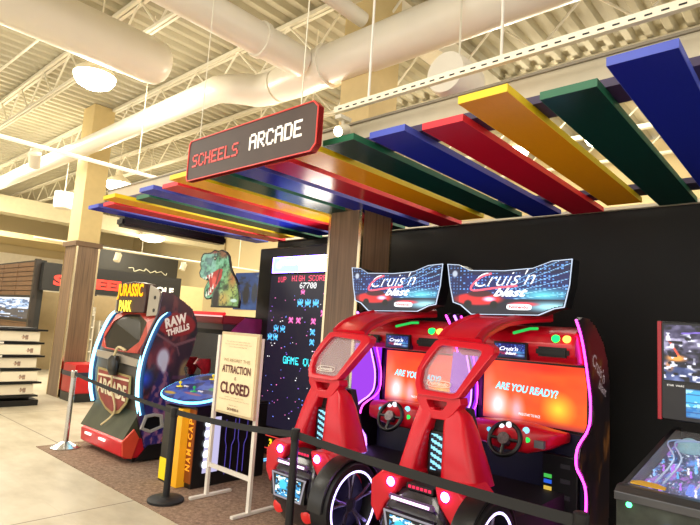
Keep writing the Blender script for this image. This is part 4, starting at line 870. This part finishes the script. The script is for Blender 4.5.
# ------------------------------------------------------------------ pinball machine
def pinball():
    t = empty('pinball_machine', (-.62, 3.95, 0), 'dark pinball table with red trimmed backbox at the right edge of the photo', 'pinball machine')
    X0, X1 = -.985, -.30
    mesh('backbox', MB().box(X0+.012, X1-.012, 4.62, 4.84, 1.235, 1.955), mat('backbox_black', '131316', .35), t, bevel=.008)
    for x in (X0, X1-.028): mesh('side_trim', MB().box(x, x+.028, 4.585, 4.64, 1.235, 1.955), mat('trim_red', 'B21F2E', .35), t, bevel=.004)
    w, h = 90, 62; im, U, V = canvas(w, h, (.30, .28, .38))
    n_ = fbm(U, V, 7, 5); mixc(im, (n_-.5)*4, (.75, .72, .85)); mixc(im, (.45-n_)*6, (.06, .06, .12)); mixc(im, (V > .75)*.55, (.12, .10, .22)); mixc(im, (V < .25)*(U < .5)*.6, (.25, .35, .6))
    mixc(im, stroke(U, V, (.03, .78), (.17, .42), .016), (1, .35, .25)); mixc(im, blob(U, V, .13, .40, .14, .08, .6), (1, .65, .3)); mixc(im, blob(U, V, .06, .25, .06, .12, .6)*.8, (.8, .5, .25))
    mixc(im, (vnoise(U, V, 22, 91)-.62)*9*(V < .85), (.88, .88, .95)); mixc(im, (.3-vnoise(U, V, 16, 92))*9, (.05, .05, .10))
    mixc(im, blob(U, V, .66, .55, .12, .2, .6)*.8, (.55, .5, .75)); mixc(im, stroke(U, V, (.2, .85), (.55, .9), .02), (.5, .4, .8)); mixc(im, blob(U, V, .85, .8, .1, .12, .5), (.95, .92, 1))
    picture('backglass', im, (X0+.045, 4.583, 1.525), (.60, 0, 0), (0, 0, .405), paintmat('backglass', 1.0), t)
    mesh('backglass_frame', MB().box(X0+.03, X1-.03, 4.59, 4.625, 1.25, 1.945), M_blk, t)
    mesh('speaker_panel', MB().box(X0+.04, X1-.04, 4.575, 4.595, 1.25, 1.51), mat('speaker_panel', '232227', .4, var=.2), t)
    text('panel_lettering', 'STAR  WARS', (X0+.12, 4.573, 1.49), (1, 0, 0), (0, 0, 1), .014, M_chrome, t, width=.11, bold=.02)
    w, h = 40, 24; im, U, V = canvas(w, h, (.25, .65, .85)); mixc(im, (fbm(U, V, 5, 8) > .52)*.8, (.7, .9, .95)); mixc(im, (V < .35)*.6, (.05, .3, .6)); mixc(im, (np.sin(V*40) > .7)*(U < .5)*.5, (.1, .2, .4))
    picture('display', im, (-.80, 4.571, 1.275), (.34, 0, 0), (0, 0, .20), M_scr, t)
    # body
    A, B = (3.30, .985), (4.62, 1.13)
    for x in (-.905, -.335): mesh('side_rail', MB().prism([(3.30, .62), (3.30, .985), (4.62, 1.17), (4.80, 1.17), (4.80, .70)], YZ(x), 0, .03), mat('rail_black', '17171A', .35), t)
    mesh('cabinet_bottom', MB().prism([(3.33, .62), (4.79, .70), (4.79, .74), (3.33, .66)], YZ(-.875), 0, .54), M_blk, t)
    mesh('front_panel', MB().box(-.905, -.305, 3.27, 3.31, .60, .95), mat('front_art', '3A4038', .4, var=.6, scale=9), t, bevel=.006)
    mesh('lock_bar', MB().prism([(3.25, .93), (3.25, .975), (3.30, 1.0), (3.36, 1.0), (3.36, .95)], YZ(-.91), 0, .61), mat('lockbar_metal', '5A5A5E', .3, metal=.7), t, bevel=.005)
    pf = lambda y: .905+(y-3.35)*.14
    w, h = 80, 150; im, U, V = canvas(w, h, (.08, .14, .34))
    n_ = fbm(U, V, 10, 15); mixc(im, (n_-.5)*4, (.35, .55, .9)); mixc(im, (vnoise(U, V, 60, 25)-.8)*12, (.92, .95, 1)); mixc(im, (vnoise(U, V, 50, 45)-.82)*12, (.7, .3, .7)); mixc(im, (vnoise(U, V, 45, 55)-.82)*12, (.3, .7, 1)); mixc(im, (fbm(U, V, 9, 35)-.58)*8, (.6, .35, .75)); mixc(im, blob(U, V, .8, .5, .2, .2, .7)*.6, (.1, .65, .45)); mixc(im, blob(U, V, .5, .3, .2, .1, .7)*.6, (.3, .55, 1))  # bright speckles paint in the glitter of the lit playfield
    yb = 4.60
    picture('playfield', im, (-.872, 3.36, pf(3.36)), (.535, 0, 0), (0, yb-3.36, pf(yb)-pf(3.36)), paintmat('playfield_glow', .8), t)  # emission stands in for the light on the playfield
    mesh('yellow_apron', MB().prism([(-.86, 3.37), (-.86, 3.40), (-.82, 3.43), (-.74, 3.43), (-.69, 3.40), (-.69, 3.37)], lambda a_, b_, d: (a_, b_, 1.004+d+(b_-3.37)*.14), 0, .006), mat('apron_yellow', 'D9A520', .4), t)
    mesh('yellow_apron', MB().prism([(-.50, 3.37), (-.50, 3.42), (-.46, 3.45), (-.35, 3.45), (-.34, 3.37)], lambda a_, b_, d: (a_, b_, 1.004+d+(b_-3.37)*.14), 0, .006), MATS['apron_yellow'], t)
    # lit orb, bumpers, ramps
    mesh('lit_orb', MB().lathe([(.078*math.sin(a_), -.078*math.cos(a_)) for a_ in [PI*i/12 for i in range(13)]], (-.76, 4.46, 1.07), 24), mat('orb', '7FA9B5', .3, var=.3, scale=30, emit='7FA9B5', es=.35), t, smooth=True)
    r = np.random.RandomState(4)
    for i in range(48):
        x, y = r.uniform(-.85, -.36), r.uniform(3.55, 4.3); z = pf(y); c = ['8FC4FF', 'F4F0FF', 'B46CF0', '8FC4FF', '58B0F0'][i % 5]
        mesh('bumper_post', MB().lathe([(.006, 0), (.008, .014), (.004, .016), (.004, .03), (.009, .032), (.007, .038), (.001, .04)], (x, y, z), 12), glow('post_'+c, c, .9), t, smooth=True)
    for k, (xa, cl) in enumerate(((-.80, 'B9D2FF'), (-.60, 'E6D8FF'), (-.45, '9AE8C8'))):
        mesh('wire_ramp', MB().tube(smoothpath([(xa, 3.65, pf(3.65)+.03), (xa+.05, 3.9, pf(3.9)+.10), (xa-.03, 4.15, pf(4.15)+.13), (xa+.1, 4.3, pf(4.3)+.12)], 5), .006, 6).tube(smoothpath([(xa+.04, 3.65, pf(3.65)+.03), (xa+.09, 3.9, pf(3.9)+.10), (xa+.01, 4.15, pf(4.15)+.13), (xa+.14, 4.3, pf(4.3)+.12)], 5), .006, 6), mat('ramp_'+cl, cl, .25, metal=.3), t, smooth=True)
    mesh('plastic_figure', MB().loft([((-.62, 3.66, .88), (.03, 0, 0), (0, .03, 0)), ((-.62, 3.66, .93), (.035, 0, 0), (0, .03, 0)), ((-.62, 3.67, 1.0), (.012, 0, 0), (0, .012, 0))], 12, .8), glow('fig_blue', '6A86F0', .9), t, smooth=True)
    mesh('glass', MB().prism([(-.872, 3.36), (-.338, 3.36), (-.338, 4.60), (-.872, 4.60)], lambda a_, b_, d: (a_, b_, .985+(b_-3.30)*.1395+d), 0, .003), mat('clear_glass', 'FFFFFF', .03, alpha=.08), t)
    mesh('start_button', MB().lathe([(.001, -.015), (.012, -.012), (.015, 0)], (-.84, 3.268, .915), 18, 'y'), glow('btn_green', '50FF9A', 4), t, smooth=True)
    mesh('start_button', MB().lathe([(.001, -.02), (.012, -.018), (.015, 0)], (-.66, 3.268, .84), 18, 'y'), glow('btn_blue', '5A80FF', 3), t, smooth=True)
    for x in (-.88, -.34):
        for y, z in ((3.32, .62), (4.76, .7)): mesh('leg', MB().box(x-.025, x+.025, y-.025, y+.025, 0, z+.1), M_chrome, t)
pinball()

# ------------------------------------------------------------------ closed notice on its floor stand
def notice():
    t = empty('notice_stand', (-4.38, 3.28, 0), 'white metal floor stand holding a cream notice that says the attraction is closed', 'sign stand')
    xl, xr = -4.69, -4.02
    for x, nm in ((xl, 'l'), (xr, 'r')):
        mesh('post', MB().box(x-.02, x+.02, 3.27, 3.30, .03, 1.60), M_white, t)
        mesh('foot', MB().box(x-.022, x+.022, 3.10, 3.58, 0.009, .035, ch=.004), M_white, t)
    mesh('cross_bar', MB().box(xl+.02, xr-.02, 3.275, 3.295, .30, .34), M_white, t)
    b = mesh('notice_board', MB().box(xl+.09, xr+.02, 3.235, 3.268, .85, 1.64), mat('board_frame', 'C9B58E', .4), t, bevel=.006)
    mesh('paper', MB().box(xl+.115, xr-.005, 3.228, 3.235, .875, 1.615), mat('paper_cream', 'F0DDB4', .7, emit='F0DDB4', es=.0), b)
    cx = (xl+xr)/2+.055; y = 3.224; dk = mat('ink_maroon', '5A1E24', .7); gy = mat('ink_grey', 'A8906E', .7)
    for k, (z, wd) in enumerate(((1.55, .36), (1.525, .42), (1.50, .28))): text('small_print', 'For your safety and comfort please note', (cx, y, z), (1, 0, 0), (0, 0, 1), .014, gy, b, width=wd)
    text('small_print', 'WE REGRET THIS', (cx, y, 1.37), (1, 0, 0), (0, 0, 1), .03, gy, b, width=.42)
    text('notice_lettering', 'ATTRACTION', (cx, y, 1.285), (1, 0, 0), (0, 0, 1), .075, dk, b, width=.45, bold=.018)
    text('notice_lettering', 'IS', (cx, y, 1.20), (1, 0, 0), (0, 0, 1), .03, dk, b)
    text('notice_lettering', 'CLOSED', (cx, y, 1.105), (1, 0, 0), (0, 0, 1), .11, dk, b, width=.46, bold=.03)
    for z, wd in ((1.02, .3), (.995, .48)): text('small_print', 'we apologize for any inconvenience this may cause', (cx, y, z), (1, 0, 0), (0, 0, 1), .014, gy, b, width=wd)
    text('small_print', 'thank you', (cx, y, .945), (1, 0, 0), (0, 0, 1), .015, gy, b, width=.14)
    text('notice_lettering', 'SCHEELS', (cx, y, .91), (1, 0, 0), (0, 0, 1), .024, dk, b, width=.18, bold=.02)
notice()

# ------------------------------------------------------------------ belt barriers
def stanchion(at, label, m, h=.90, slope=False):
    x, y = at; t = empty('barrier_post', (x, y, .009), label, 'barrier post', 'belt barrier posts')
    prof = [(.17, .0), (.17, .02), (.155, .03), (.045, .04), (.04, .045)] if not slope else [(.18, 0), (.18, .012), (.05, .075), (.04, .08)]
    mesh('base', MB().lathe([(.001, 0)]+prof, (x, y, .009), 36), m, t, smooth=True)
    mesh('pole', MB().lathe([(.032, .035), (.032, h-.08)], (x, y, .009), 20), m, t, smooth=True)
    mesh('belt_head', MB().lathe([(.034, h-.09), (.037, h-.085), (.037, h-.005), (.03, h)], (x, y, .009), 20), m, t, smooth=True)
    return t
s0, s1, s2, s3 = (-7.38, 2.96), (-4.80, 2.91), (-3.19, 3.02), (-.95, 2.86)
stanchion(s0, 'silver belt barrier post with a domed base on the carpet corner', M_chrome, .97, True)
stanchion(s1, 'matt black belt barrier post with flat round base in front of the yellow console', M_blkm, .87)
stanchion(s2, 'matt black belt barrier post close to the left racing cabinet tail', M_blkm, .93)
stanchion(s3, 'matt black belt barrier post off to the right in front of the pinball table', M_blkm, .92)
def belt(a, b, za, zb, label, sag=.02, hw=.026):
    n = 14; vs = []
    for i in range(n+1):
        s_ = i/n; x = a[0]+(b[0]-a[0])*s_; y = a[1]+(b[1]-a[1])*s_; z = za+(zb-za)*s_-sag*4*s_*(1-s_)
        vs += [(x, y-.0015, z-hw), (x, y+.0015, z-hw), (x, y+.0015, z+hw), (x, y-.0015, z+hw)]
    fs = [(0, 1, 2, 3), (4*n, 4*n+3, 4*n+2, 4*n+1)]
    for i in range(n):
        for j in range(4): fs.append((4*i+j, 4*i+(j+1) % 4, 4*i+4+(j+1) % 4, 4*i+4+j))
    o = mesh('barrier_belt', MB().add(vs, fs), mat('belt_black', '1A1A1C', .7), at=(a[0], a[1], za)); tag(o, label, 'barrier belt', 'retractable belts between the posts')
sh_ = lambda p, d: (p[0]+d, p[1])
belt(sh_(s0, .04), sh_(s1, -.04), .94, .84, 'black belt stretched from the silver post past the dinosaur cabinet', .02, .022)
belt(sh_(s1, .04), sh_(s2, -.04), .84, .89, 'black belt passing in front of the closed notice stand')
belt(sh_(s2, .04), sh_(s3, -.04), .89, .88, 'black belt crossing in front of the two racing cabinets', .02, .03)
belt((-7.41, 2.93), (-8.6, 1.2), .94, .9, 'black belt') if False else None

# ------------------------------------------------------------------ the shop behind
M_dark = mat('store_dark', '1B1A18', .6)
slw = mat('slat_brown', '6A4C32', .55, var=.15)
def slat_wall():
    t = empty('slat_wall_display', (-17.5, 5.2, 0), 'brown horizontal slat wall with a wide framed photo strip at the left', 'display wall')
    mesh('wall_core', MB().box(-26, -16.2, 5.2, 5.4, 0, 3.08), M_dark, t)
    s_ = MB(); z = 2.10
    while z < 3.0:
        for a_, b_ in ((-26, -19.0), (-18.96, -17.7), (-17.66, -16.3)): s_.box(a_, b_, 5.15, 5.2, z, z+.115)
        z += .135
    z = 1.05
    while z < 1.35: s_.box(-26, -16.2, 5.15, 5.2, z, z+.12); z += .135
    mesh('slat_panels', s_, slw, t)
    w, h = 120, 30; im, U, V = canvas(w, h, (.62, .74, .88))
    mixc(im, (vnoise(U, V, 30, 5) > .55)*.9, (.25, .38, .55)); mixc(im, (vnoise(U, V, 22, 8) > .6)*1., (.92, .95, 1)); mixc(im, (V < .45)*(vnoise(U, V, 12, 15) > .4)*.85, (.15, .15, .18)); mixc(im, (V > .93)*1., (.95, .97, 1))
    picture('photo_strip', im, (-23, 5.14, 1.45), (6.65, 0, 0), (0, 0, .58), paintmat('photo_strip', .9), t)
    mesh('strip_frame', MB().box(-24, -16.15, 5.145, 5.18, 2.03, 2.10).box(-24, -16.15, 5.145, 5.18, 1.36, 1.43), M_dark, t)
    mesh('end_post', MB().box(-16.3, -16.17, 5.12, 5.25, 0, 3.10), mat('post_dark', '2A221C', .5), t)
slat_wall()
def header_wall():
    t = empty('shop_header', (-16.0, 7.5, 0), 'black shop header with red and white block letters behind the dinosaur cabinet', 'shop sign')
    mesh('header_board', MB().box(-16.15, -15.93, 5.26, 9.42, 2.26, 3.02), mat('header_black', '1C1B1A', .5), t)
    rl = mat('letters_red', 'E8392E', .4, emit='E8392E', es=.6); wl = mat('letters_white', 'F0EEE4', .4, emit='F0EEE4', es=.35)
    text('red_letters', 'SCHEELS', (-15.92, 6.70, 2.56), (0, 1, 0), (0, 0, 1), .30, rl, t, width=2.34, bold=.05)
    text('white_letters', 'GOLF', (-15.92, 8.74, 2.57), (0, 1, 0), (0, 0, 1), .22, wl, t, width=.85, bold=.04)
    mesh('opening_wall', MB().box(-17.4, -17.3, 5.42, 9.35, 0, 2.26), mat('niche_wall', 'C9B288', .8), t)
    mesh('end_wall', MB().box(-17.4, -15.93, 9.25, 9.42, 0, 2.26), mat('niche_wood', 'A58355', .7), t)
    mesh('side_column', MB().box(-16.15, -15.93, 9.43, 10.3, 0, 2.8), M_tan, t)
header_wall()
o = mesh('second_header', MB().box(-19.5, -19.3, 8.0, 11.2, 2.9, 4.12), mat('header_grey', '2E2C26', .6), at=(-19.4, 9, 2.7)); tag(o, 'dark second board with pale script standing behind the black header', 'shop sign')
sq = [(-19.28, 9.2+.11*k+(.07 if k % 2 else 0), 3.42+.05*math.sin(k*2.3)+.03*math.cos(k*5.1)) for k in range(15)]
mesh('pale_script', MB().tube(smoothpath(sq, 4), .014, 6), mat('script_pale', 'D8D4B8', .6), o)
mesh('support', MB().box(-19.45, -19.35, 8.1, 8.2, 0, 2.9).box(-19.45, -19.35, 11.0, 11.1, 0, 2.9), M_dark, o)
# shelving, posters and odds under the header
def poster(name, at, du, dv, base, seed, label, th=(.05, 0, 0), spots=()):
    t = mesh(name, MB().add([Vector(at)+Vector(du)*a_+Vector(dv)*b_+Vector(th)*c_-Vector(th) for c_ in (0, 1) for b_ in (0, 1) for a_ in (0, 1)], [(0, 2, 3, 1), (4, 5, 7, 6), (0, 1, 5, 4), (2, 6, 7, 3), (0, 4, 6, 2), (1, 3, 7, 5)]), M_blk, at=at)
    tag(t, label, 'poster'); w, h = 30, 44; im, U, V = canvas(w, h, base)
    mixc(im, (fbm(U, V, 4, seed)-.45)*3, tuple(min(1, c+.25) for c in base)); mixc(im, (.42-fbm(U, V, 6, seed+2))*5, tuple(c*.4 for c in base))
    for x, y, rx, ry, cl in spots: mixc(im, blob(U, V, x, y, rx, ry, .3), cl)
    picture('print', im, Vector(at)+Vector(th)*.06, du, dv, paintmat('poster_print', .25, .6), t); return t
poster('tall_poster', (-15.7, 5.75, 1.05), (0, .62, 0), (0, 0, 1.1), (.55, .6, .7), 3, 'pale sky poster below the first red letter, left of the tan pillar', spots=((.3, .15, .4, .12, (.15, .16, .12)), (.7, .9, .4, .1, (.85, .88, .92))))
poster('low_poster', (-15.7, 5.75, .0), (0, .62, 0), (0, 0, 1.03), (.48, .5, .16), 6, 'olive green board below the sky poster', spots=((.75, .5, .12, .1, (.9, .9, .85)),))
poster('wall_poster', (-17.2, 12.48, 2.2), (2.5, 0, 0), (0, 0, 1.4), (.16, .40, .75), 8, 'blue team poster on the far tan wall right of the dinosaur head', th=(0, -.05, 0), spots=((.3, .4, .1, .3, (.06, .08, .18)), (.5, .45, .08, .3, (.25, .3, .4)), (.7, .4, .1, .3, (.08, .1, .2)), (.72, .9, .22, .06, (.8, .85, .9))))
for yy, w_, hh, c_, lb in ((6.75, .5, 1.9, 'E6E0D2', 'tall white shop shelf seen through the opening right of the pillar'), (7.4, .5, 1.5, '9FB4BE', 'pale blue-grey shelf behind the dinosaur cabinet light edge')):
    t = empty('shop_shelf', (-16.7, yy, 0), lb, 'shelf')
    mesh('frame', MB().box(-16.95, -16.45, yy-.25, yy-.22, 0, hh).box(-16.95, -16.45, yy+.22, yy+.25, 0, hh).box(-16.97, -16.95, yy-.25, yy+.25, 0, hh), mat('shelf_white', 'DAD2C0', .5), t)
    for i in range(5): mesh('board', MB().box(-16.95, -16.43, yy-.22, yy+.22, .2+i*hh/5.3, .23+i*hh/5.3), mat('shelf_%s' % c_, c_, .5), t)

# stepped shoe rack with white boxes at the left edge
def rack():
    t = empty('tray_rack', (-11.2, 3.3, 0), 'black stepped rack of white printed trays at the far left edge', 'display rack')
    mesh('core', MB().box(-11.7, -11.1, 2.2, 3.70, .0, 1.38), M_dark, t)
    mesh('plinth', MB().box(-11.75, -10.86, 2.2, 3.78, 0, .10), M_blk, t)
    for k in range(6):
        z = .22+k*.235; off = .03*(k % 2)
        mesh('shelf', MB().box(-11.1, -10.80+off*.5, 2.2, 3.74+off, z-.05, z-.03).box(-10.80+off*.5, -10.79+off*.5, 2.2, 3.74+off, z-.055, z-.022), M_blk, t)
        if k == 5: continue
        tag_x = -10.787+off*.5
        mesh('price_tag', MB().box(tag_x, tag_x+.004, 3.0, 3.08, z-.055, z-.02), M_white, t)
        w, h = 60, 12; im, U, V = canvas(w, h, (.93, .89, .80))
        for q in ((.90-.05*(k % 3), .42, .022, .3), (.86-.05*(k % 3), .45, .02, .25), (.45, .5, .04, .3)): mixc(im, blob(U, V, *q, .3)*.8, (.45, .35, .3)); mixc(im, blob(U, V, q[0], q[1]-.05, q[2]*.5, q[3]*.5, .4), (.75, .6, .5))
        if k % 2: mixc(im, stroke(U, V, (.86+.02*k, 0), (.86+.02*k, 1), .005), (.6, .55, .5))
        tr = mesh('tray_front', MB().box(-11.0, -10.84+off, 2.25, 3.66+off, z-.01, z+.165), mat('tray_white', 'EDE4CE', .5), t)
        picture('tray_print', im, (-10.838+off, 2.25, z-.008), (0, 1.41+off, 0), (0, 0, .17), M_paint, tr)
rack()
# red bins behind the pillar
t = empty('red_bin', (-11.2, 4.7, 0), 'red crate with a navy band standing beside the foot of the tan pillar', 'crate')
mesh('base', MB().box(-11.53, -10.9, 4.4, 4.95, 0, .16), M_blk, t)
mesh('crate', MB().box(-11.53, -10.9, 4.4, 4.95, .16, .72, ch=.02), mat('crate_red', 'C41A22', .4), t)
mesh('blue_band', MB().box(-11.54, -10.89, 4.39, 4.96, .48, .57), mat('band_navy', '1E2440', .4), t)

for o in bpy.data.objects:
    if '_at' in o: del o['_at']
